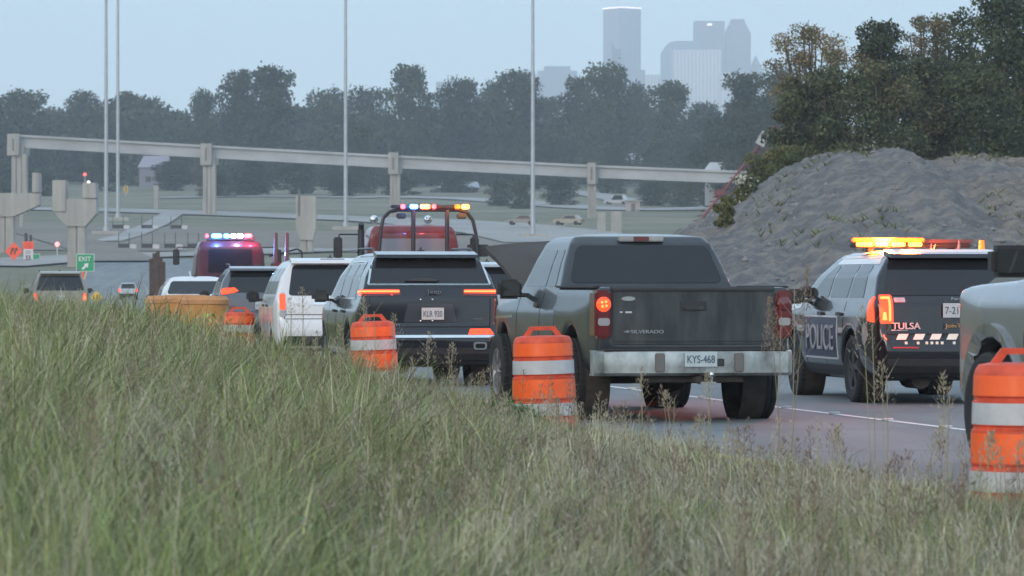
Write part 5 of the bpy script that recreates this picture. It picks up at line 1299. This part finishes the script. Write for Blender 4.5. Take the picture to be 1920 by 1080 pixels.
# the wood behind reads as one mass
g = np.random.default_rng(5); bl = []
for i in range(330):
    px = g.uniform(-160, 1560); d = g.uniform(1060, 1300); x = X_(px, d); z = float(np.interp(d, DT, ZT))
    top = 208 + 14 * math.sin(px * .02) + g.uniform(-12, 25)
    zt = Z_(top, d); q = g.uniform(4, 7)
    for zz in np.arange(z + 2, zt - q * .6, 5.5): bl.append((x + g.uniform(-3, 3), d + g.uniform(-3, 3), zz, q, 4.2))
    bl.append((x, d, zt - q * .7, q, q * .7))
o = leaf_mesh('distant_wood', bl, 90000, 1.7, GREEN + DARK, 55, None, shell_=.2); tag(o, 'dense dark wood closing the gaps behind the tree line', 'wood', kind='stuff')
# an unseen wood added behind the camera, only to be mirrored in panes and paint
bl = []
for i in range(260):
    a = g.uniform(-.9, .9); rr = g.uniform(150, 210); x, d = rr * math.sin(a), -rr * math.cos(a)
    h_ = g.uniform(7, 13)
    for zz in np.arange(1.5, h_, 3.5): bl.append((x, d, zz, g.uniform(3, 4.5), 2.6))
o = leaf_mesh('mirrored_wood', bl, 16000, 1.9, GREEN + DARK, 56, None, shell_=.2); tag(o, 'dark unseen wood added behind the camera for the cars to mirror', 'wood', kind='stuff')

# grove on and behind the gravel mound: x, top, width, distance, seed kind
gz = 0.0
def grove(px, ty, wpx, d, L, cols, n, size, sparse=False, nb=18, th_=.25, seed=0, lean=0, name='tree'):
    cols = tuple((a * 1.22, b * 1.22, c * 1.15) for a, b, c in cols) if not sparse else cols; size *= .9; n = int(n * 1.15)  # leaf colours raised to stand in for veiling glare
    x = X_(px, d); H = Z_(ty, d) - 1.0
    return make_tree(name, L, (x, d, 1.0), H, wpx * 1.3 * d / FPX, 300 + seed, n=n, size=size, cols=cols, sparse=sparse, nb=nb, trunk_h=th_, group='trees behind the gravel mound', lean=lean)
grove(1524, 42, 150, 205, 'tree with open rust-brown crown standing out against the sky', tuple((a * 1.3, b * 1.3, c * 1.2) for a, b, c in BROWN), 6500, .14, True, 34, .5, 1)
grove(1650, 38, 96, 210, 'dark green knobbly crown right of the rust-brown tree', DARK, 9000, .2, False, 14, .62, 2)
grove(1735, 22, 110, 215, 'thin half-bare tree with brownish leaves and sky showing through', BROWN + OLIVE, 5200, .15, True, 30, .4, 3)
grove(1800, 14, 130, 220, 'tall brown-tinged tree left of the tallest green mass', OLIVE + GREEN, 13000, .2, False, 24, .2, 4)
grove(1885, -30, 170, 212, 'tallest dense green tree reaching past the top edge', GREEN, 22000, .24, False, 26, .06, 5)
grove(1965, -10, 170, 222, 'dense green tree cut by the right picture edge', DARK, 16000, .26, False, 22, .06, 6)
grove(1492, 140, 105, 200, 'low olive tree at the left end of the grove', OLIVE + DARK, 13000, .2, False, 18, .04, 7)
grove(1550, 120, 150, 200, 'brown and olive tree filling the grove below the rust-brown crown', OLIVE + GREEN, 18000, .2, False, 22, .04, 8)
grove(1650, 105, 150, 198, 'broad olive tree in the middle of the grove', OLIVE + GREEN, 18000, .2, False, 22, .04, 9)
grove(1745, 100, 150, 202, 'dim brown tree below the half-bare one', DARK + OLIVE, 18000, .21, False, 22, .04, 10)
grove(1835, 120, 150, 200, 'dark undergrowth tree just behind the mound crest on the right', DARK + GREEN, 16000, .21, False, 20, .04, 11)
grove(1520, 190, 110, 240, 'deep green tree low behind the left end of the grove', DARK, 14000, .25, False, 16, .04, 13)
for (px, ty, wpx, L, sd_i, dd) in ((1400, 132, 90, 'blue-dark tree with flat rounded top between skyline and grove', 21, 780), (1470, 120, 110, 'broad blue-dark tree peeping out left of the grove', 22, 770), (1350, 215, 80, 'low blue-dark tree under the pyramid tower', 23, 800),
                              (1392, 200, 90, 'blue-dark undertree below the flat rounded top', 24, 760), (1462, 190, 80, 'blue-dark undertree beside the grove, above the mound shoulder', 25, 755)):
    x = X_(px, dd); z = float(ground(x, dd)) - 1; make_tree('tree', L, (x, dd, z), Z_(ty, dd) - z, wpx * 1.35 * dd / FPX, 400 + sd_i, n=9000, size=.65, cols=GREEN + DARK, nb=18, trunk_h=.1, group='middle distance trees left of the grove')
# bushes on the left toe of the mound
for (px, ty, wpx, dd, L, sd_i, hh) in ((1425, 283, 90, 168, 'yellow-green bush at the left shoulder of the gravel mound', 31, 3.2), (1398, 325, 66, 160, 'small bush with pale flowers on the mound toe', 32, 2.4), (1360, 366, 44, 150, 'bright green low shrub at the foot of the mound', 33, 1.6),
                                   (1476, 268, 80, 172, 'olive shrub on the mound crest under the grove', 34, 2.6)):
    zt = Z_(ty, dd); make_tree('bush', L, (X_(px, dd), dd, zt - hh), hh, wpx * dd / FPX, 500 + sd_i, n=5000, size=.12, cols=((.10, .115, .04), (.13, .13, .05), (.07, .09, .035)) + (((.5, .5, .42),) if sd_i == 32 else ()), nb=14, trunk_h=.02, cat='bush', group='bushes on the gravel mound')

# ------------------------------------------------------------------ grass
def field(X, Dd, s, ph=0.0):
    return np.array([mn.noise(Vector((x * s, y * s * .35, ph))) for x, y in zip(X, Dd)])
def blades(name, X, Dd, h, w, cols, lean, label, parts=(0, .4, .75, 1.0), seed=1, kind='stuff'):
    g = np.random.default_rng(seed); n = len(X); Z = ground(X, Dd)
    a = np.where(g.random(n) < .3, 6.0 * field(X, Dd, .9, seed * 3.3) + g.normal(size=n) * .5, g.uniform(0, 2 * math.pi, n)); b = a + g.uniform(.9, 2.2, n)
    ld = np.stack([np.cos(a), np.sin(a), 0 * a], 1); wd = np.stack([np.cos(b), np.sin(b), 0 * b], 1)
    base = np.stack([X, Dd, Z - .01], 1); vs = []
    droop = g.uniform(0, 1, n) ** 2 * .35
    for t in parts[:-1]:
        p = base + np.array([0, 0, 1]) * (h * t * (1 - droop * t * t))[:, None] + ld * (lean * h * t * t)[:, None]
        ww = (w * (1 - .75 * t))[:, None] * .5
        vs += [p - wd * ww, p + wd * ww]
    p = base + np.array([0, 0, 1]) * (h * (1 - droop))[:, None] + ld * (lean * h)[:, None]; vs.append(p)
    K = len(vs); v = np.stack(vs, 1).reshape(-1, 3); o = (np.arange(n) * K)[:, None]
    quads = np.concatenate([o + np.array([[2 * j, 2 * j + 1, 2 * j + 3, 2 * j + 2]]) for j in range(len(parts) - 2)])
    tri = o + np.array([[K - 3, K - 2, K - 1]])
    t = np.repeat(cols, K, 0)
    ob = mesh_np(name, v, [quads, tri], M['blade'], None, tint=t); tag(ob, label, 'grass', kind=kind); return ob
def scatter(n, d0, d1, g, xr=.150):
    """points in view on the verge, left of the road edge"""
    u = g.random(n * 3); Dd = np.sqrt(d0 ** 2 + u * (d1 ** 2 - d0 ** 2)); X = g.uniform(-1, 1, n * 3) * Dd * xr
    e = lane(Dd) - 4.1 + g.normal(size=n * 3) * .12
    k = X < e
    return X[k][:n], Dd[k][:n]
def field_(X, Dd, s, ph=0.0):
    return np.array([mn.noise(Vector((x * s, y * s * .35, ph))) for x, y in zip(X, Dd)])
GC = .92 * np.array([(.22, .265, .095), (.18, .235, .09), (.27, .29, .12), (.15, .19, .078), (.31, .315, .16)])
DC = .88 * np.array([(.36, .33, .22), (.46, .43, .33), (.32, .30, .23), (.40, .35, .26)])
def lush(X, Dd): return smooth01((.9 - X) / 2.6)          # tall and green on the left, short and dry on the right
gg = np.random.default_rng(11)
for (nm, n, d0, d1, hw, sd_i, lab) in (('near_grass', 95000, 9.5, 22, 1.0, 1, 'tall green grass with dry straw nearest the camera'), ('verge_grass', 110000, 22, 38, 1.3, 2, 'green and straw coloured grass of the verge by the barrels'),
                                 ('far_grass', 60000, 38, 130, 2.6, 3, 'grass along the verge beside the waiting cars')):
    X, Dd = scatter(n, d0, d1, gg); n = len(X)
    lu = lush(X, Dd); f1 = field(X, Dd, .8, 3); f2 = field(X, Dd, 2.2, 7)
    dry = np.clip(.22 + .38 * (1 - lu) + f1 * .7, .04, .85)
    isdry = gg.random(n) < dry
    c = np.where(isdry[:, None], DC[gg.integers(0, 4, n)], GC[gg.integers(0, 5, n)]) * (.5 + 1.0 * gg.random((n, 1))) * (1 + .45 * f2[:, None])
    h = (.27 + .29 * lu) * (.55 + .75 * gg.random(n)) * (1 + .55 * f2 + .45 * field(X, Dd, 4.5, 2)) * (1 if d0 < 38 else .9)
    edge = smooth01((lane(Dd) - 4.1 - X) / .8); h = h * (.62 + .38 * edge)
    w_ = (.0045 + .0055 * gg.random(n) ** 2) * hw
    ln_ = np.where(gg.random(n) < .3, gg.uniform(.9, 2.2, n), gg.uniform(.05, .75, n)); h = h * np.where(ln_ > .85, .8, 1)
    blades(nm, X, Dd, h, w_, c, ln_, lab, seed=sd_i)
# long broad blades arching out of the clumps
X, Dd = scatter(15000, 10, 40, gg); k = gg.random(len(X)) < np.clip(.35 + 1.6 * field(X, Dd, 1.1, 12), .05, 1) * (.3 + .7 * lush(X, Dd)); X, Dd = X[k], Dd[k]; n = len(X)
blades('long_blades', X, Dd, (.38 + .42 * gg.random(n)) * (.45 + .62 * lush(X, Dd)), .009 + .009 * gg.random(n), GC[gg.integers(0, 5, n)] * (.7 + .8 * gg.random((n, 1))) * np.array([[1.1, 1.1, 1.0]]), gg.uniform(.2, 1.1, n), 'long broad green blades arching out of the verge', parts=(0, .3, .6, .85, 1.0), seed=8)
# pale dry straws, flattened and broad: the grey-white lights among the green
X, Dd = scatter(16000, 11, 34, gg); k = gg.random(len(X)) < np.clip(.25 + .9 * smooth01((X + 1.6) / 2.2) + field(X, Dd, .9, 5), 0, 1); X, Dd = X[k], Dd[k]; n = len(X)
blades('dry_straw', X, Dd, (.18 + .34 * gg.random(n)) * (.6 + .6 * lush(X, Dd)), .006 + .005 * gg.random(n), np.array([(.50, .49, .44)]) * (.6 + .6 * gg.random((n, 1))), gg.uniform(.1, .9, n), 'pale dry straws mixed into the green grass', seed=9)
# the taller tuft at the foot of the nearest barrel
n = 3600; X = gg.uniform(2.2, 3.3, n); Dd = gg.uniform(19.2, 22.1, n); k = gg.random(n) < .6 + .8 * field(X, Dd, 2.5, 40); X, Dd = X[k], Dd[k]; n = len(X)
blades('barrel_tuft', X, Dd, .16 + .22 * gg.random(n), .004 + .005 * gg.random(n), np.where((gg.random(n) < .5)[:, None], GC[gg.integers(0, 5, n)], DC[gg.integers(0, 4, n)]) * (.6 + .8 * gg.random((n, 1))), gg.uniform(.05, .8, n), 'tuft of mixed grass at the foot of the nearest barrel', seed=41)
# fine red-brown seed heads hanging as a haze over the grass
def seedheads(name, X, Dd, H, col, nk, sz, label, seed, kind='stuff', spread=.11, zf=None, parent=None, local=False):
    g = np.random.default_rng(seed); n = len(X); Z = np.zeros(n) if local else ground(X, Dd)
    V = []; F4 = []; T = []
    lean = g.normal(size=(n, 2)) * .10
    base = np.stack([X, Dd, Z], 1); top = base + np.stack([lean[:, 0] * H, lean[:, 1] * H, H], 1)
    wv = np.array([.0026, .0, 0])
    mid = (base + top) / 2 + np.array([0, 0, .02])
    V.append(np.stack([base - wv, base + wv, mid + wv, mid - wv], 1).reshape(-1, 3)); V.append(np.stack([mid - wv, mid + wv, top + wv * .5, top - wv * .5], 1).reshape(-1, 3))
    T.append(np.repeat(col * .8, 8, 0)) if False else None
    cc = np.repeat(col * np.array([.9, 1, .8]), 4, 0); TT = [cc, cc]
    for q in range(nk):
        t = g.random(n) * .36 + .64; a = g.uniform(0, 6.28, n); rr = spread * H * (1.02 - t) * 2.4 * g.random(n) ** .7 + .006
        p0 = base + (top - base) * t[:, None]
        p = p0 + np.stack([np.cos(a) * rr, np.sin(a) * rr, rr * g.uniform(.2, 1.2, n)], 1)
        s = sz * (.6 + .8 * g.random(n))[:, None]; dx = np.array([1, .3, 0]) * s * .24; up = np.stack([np.cos(a) * .6, np.sin(a) * .6, np.ones(n)], 1) * s * 1.35
        V.append(np.stack([p - dx, p + dx, p + dx * .3 + up, p - dx * .3 + up], 1).reshape(-1, 3)); TT.append(np.repeat(col * (.75 + .5 * g.random((n, 1))), 4, 0))
    v = np.concatenate(V); f = np.arange(len(v)).reshape(-1, 4)
    o = mesh_np(name, v, [f], M['blade'], parent, tint=np.concatenate(TT))
    if kind: tag(o, label, 'grass', kind=kind)
    return o
X, Dd = scatter(7500, 12, 40, gg); k = gg.random(len(X)) < np.clip(.25 + 1.6 * field(X, Dd, .55, 1.5), .03, 1) * (.2 + .8 * lush(X, Dd)); X, Dd = X[k], Dd[k]; n = len(X)
RB = .78 * np.array([(.30, .22, .18), (.27, .21, .155), (.34, .28, .22)])
seedheads('seed_heads', X, Dd, (.26 + .32 * gg.random(n)) * (.5 + .58 * lush(X, Dd)) * 1.15, RB[gg.integers(0, 3, n)], 18, .011, 'fine red-brown seed heads hanging over the green grass', 21)
X, Dd = scatter(4200, 11, 37, gg); k = gg.random(len(X)) < np.clip(.35 + 1.2 * field(X, Dd, .8, 31.5), .08, 1) * (1 - .4 * lush(X, Dd)); X, Dd = X[k], Dd[k]; n = len(X)
TB = .78 * np.array([(.46, .41, .31), (.40, .34, .25), (.52, .47, .37)])
seedheads('straw_heads', X, Dd, (.24 + .34 * gg.random(n)) * (.75 + .40 * lush(X, Dd)), TB[gg.integers(0, 3, n)], 11, .013, 'pale straw coloured seed heads over the dry part of the verge', 22)
# taller wisps standing out of the verge, too many to count
X, Dd = scatter(330, 13, 36, gg); n = len(X)
seedheads('tall_wisps', X, Dd, (.42 + .30 * gg.random(n)) * (.85 + .35 * lush(X, Dd)), np.concatenate([TB, RB])[gg.integers(0, 6, n)], 40, .012, 'tall wispy straw stems rising out of the verge grass', 23, spread=.13)
# single tall stalks one can point at: x, foot d, top row
stalks = [(1482, 30.0, 500, 'tallest brown plumed grass stalk in front of the pickup tailgate corner'), (1466, 29.0, 560, 'brown stalk leaning just left of the tallest plumed one'), (1634, 28.0, 575, 'thin straw stalk with open branches in front of the police SUV rear wheel'),
          (1660, 26.5, 680, 'short straw plume right of the stalk before the police SUV'), (1560, 26.0, 800, 'low plume between the two tall stalks on the road side'), (1776, 25.0, 700, 'straw plume just left of the silver truck front wheel'),
          (1745, 25.5, 800, 'low straw plume beside the lane line before the silver truck'), (1842, 21.5, 810, 'straw plume in front of the lower orange band of the nearest barrel'), (1880, 21.0, 815, 'thin straw plume overlapping the nearest barrel'), (1912, 21.0, 805, 'straw plume at the right picture edge over the nearest barrel'),
          (1330, 31.0, 700, 'sparse weed stalk below the pickup licence plate'), (1205, 32.5, 690, 'sparse weed stalk in front of the left half of the pickup bumper'), (1262, 32, 735, 'short weed stalk before the gap under the pickup'), (568, 44, 540, 'thin seedy stalk in front of the white minivan'),
          (548, 44, 560, 'bent seedy stalk before the white minivan door'), (735, 40, 590, 'pale stalk right of the barrel before the blue-black SUV'), (700, 38, 560, 'plumed stalk rising over the barrel before the blue-black SUV'), (800, 38, 622, 'slim stalk before the plate of the blue-black SUV'), (842, 39, 645, 'slim stalk before the chrome strip of the blue-black SUV'),
          (640, 30, 610, 'tall grass stalk at the left side of the second barrel group'), (1030, 33, 730, 'low stalk before the barrel at the pickup')]
for i, (px, d, ty, L) in enumerate(stalks):
    x = X_(px, d); z = float(ground(x, d)); H = Z_(ty, d) - z
    r = empty('grass_stalk', (x, d, z), 0, L, 'grass stalk', 'single tall grass stalks above the verge')
    dense = i in (0, 1)
    cc = np.array([(.27, .20, .15)]) if i < 2 else np.array([(.36, .31, .22)])
    g = np.random.default_rng(900 + i)
    st_ = MB(); ph = g.uniform(0, 6); cur = [(math.sin(ph + t * 2) * .02 * H, 0, H * t) for t in np.linspace(0, .9, 7)]; st_.tube(cur, .0032 if H > .6 else .0024, n=5)
    for q in range(12 if dense else 7):
        t = .45 + .5 * q / (12 if dense else 7); a = g.uniform(0, 6.28) if dense else (q % 2) * math.pi + g.uniform(-.6, .6); l = H * g.uniform(.10, .2) * (1.25 - t) * (1.6 if not dense else 1.2)
        st_.cyl((math.sin(ph + t * 2) * .02 * H, 0, H * t), (math.cos(a) * l * .8, math.sin(a) * l * .4, H * t + l * 1.1), .0018, .001, n=4)
    ms_ = st_.build('stem', mat('straw_stem', (.30, .26, .18), .8, var=.1) if 'straw_stem' not in bpy.data.materials else bpy.data.materials['straw_stem'], r)
    seedheads('plume', np.zeros(1) + .0, np.zeros(1), np.array([H]), cc, 260 if dense else 90, .013, None, 800 + i, None, spread=.08 if dense else .13, parent=r, local=True)
# broad weeds
def weed(px, py, d, L, h, n=9, c=(.10, .20, .04), seed=0):
    g = np.random.default_rng(seed); x = X_(px, d); z = float(ground(x, d))
    r = empty('leafy_weed', (x, d, z), 0, L, 'weed', 'broad leafy weeds in the verge')
    lf = mat('weed_leaf_%d' % seed, c, .6, var=.2, scale=9, spec=.3)
    MB().cyl((0, 0, 0), (.01, 0, h), .006, .003, n=6).build('stem', lf, r)
    for k in range(n):
        a = k * 2.4; t = .25 + .7 * k / n; l = h * g.uniform(.35, .6); ww = l * .075; vs = []
        for q in range(6):
            u = q / 5; rr = l * u; zz = h * t + l * (.65 * u - .75 * u * u); w2 = ww * math.sin(math.pi * min(1, .12 + u * .88))
            vs += [(math.cos(a) * rr - math.sin(a) * w2, math.sin(a) * rr + math.cos(a) * w2, zz), (math.cos(a) * rr, math.sin(a) * rr, zz - w2 * .3), (math.cos(a) * rr + math.sin(a) * w2, math.sin(a) * rr - math.cos(a) * w2, zz)]
        fs = [(3 * q + i, 3 * q + i + 1, 3 * q + i + 4, 3 * q + i + 3) for q in range(5) for i in (0, 1)]
        MB().add(vs, fs).build('leaf', lf, r)
weed(884, 900, 17.5, 'yellow-green broad-leaved weed with drooping leaves below the barrel at the pickup', .44, 9, (.20, .27, .05), 1)
weed(738, 1000, 14.0, 'bright green broad-leaved weed low in the near grass', .34, 10, (.12, .24, .04), 2)
weed(590, 960, 15.5, 'green grassy weed left of the centre in the near grass', .5, 8, (.10, .17, .05), 3)
weed(1100, 900, 20, 'dark green weed in the near grass under the pickup', .26, 8, (.06, .12, .03), 4)
weed(130, 1000, 13.5, 'arching pale green weed in the lower left corner', .46, 9, (.12, .18, .08), 5)
weed(384, 610, 62, 'bright yellow-green weed in front of the sand barrels', .95, 12, (.42, .55, .10), 6)
weed(352, 612, 62, 'smaller yellow-green weed left of the bright one before the sand barrels', .85, 10, (.38, .48, .10), 7)
o = leaf_mesh('shrub_a', [(-.1, 0, .22, .34, .2), (.14, .1, .16, .2, .14), (-.4, 0, .16, .26, .14)], 9000, .026, ((.13, .19, .08), (.16, .22, .09), (.10, .15, .07)), 71, None)
o.name = 'verge_shrub'; o.location = (X_(965, 33.5), 33.5, float(ground(X_(965, 33.5), 33.5))); tag(o, 'dense green shrub hugging the foot of the barrel at the pickup', 'shrub')

# ------------------------------------------------------------------ haze
hz = MB().box(-9800, 9800, -960, 7700, -3, 560).build('haze', None); hz['kind'] = 'stuff'
tag(hz, 'thin evening haze between the camera and the skyline', 'haze')
hm = bpy.data.materials.new('haze'); hm.use_nodes = True; t = hm.node_tree; t.nodes.clear()
oo = t.nodes.new('ShaderNodeOutputMaterial'); pv = t.nodes.new('ShaderNodeVolumePrincipled')
pv.inputs['Color'].default_value = (.80, .90, 1, 1); pv.inputs['Density'].default_value = HAZE = 0.00023; pv.inputs['Anisotropy'].default_value = 0.0
t.links.new(pv.outputs[0], oo.inputs['Volume']); hz.data.materials.append(hm)
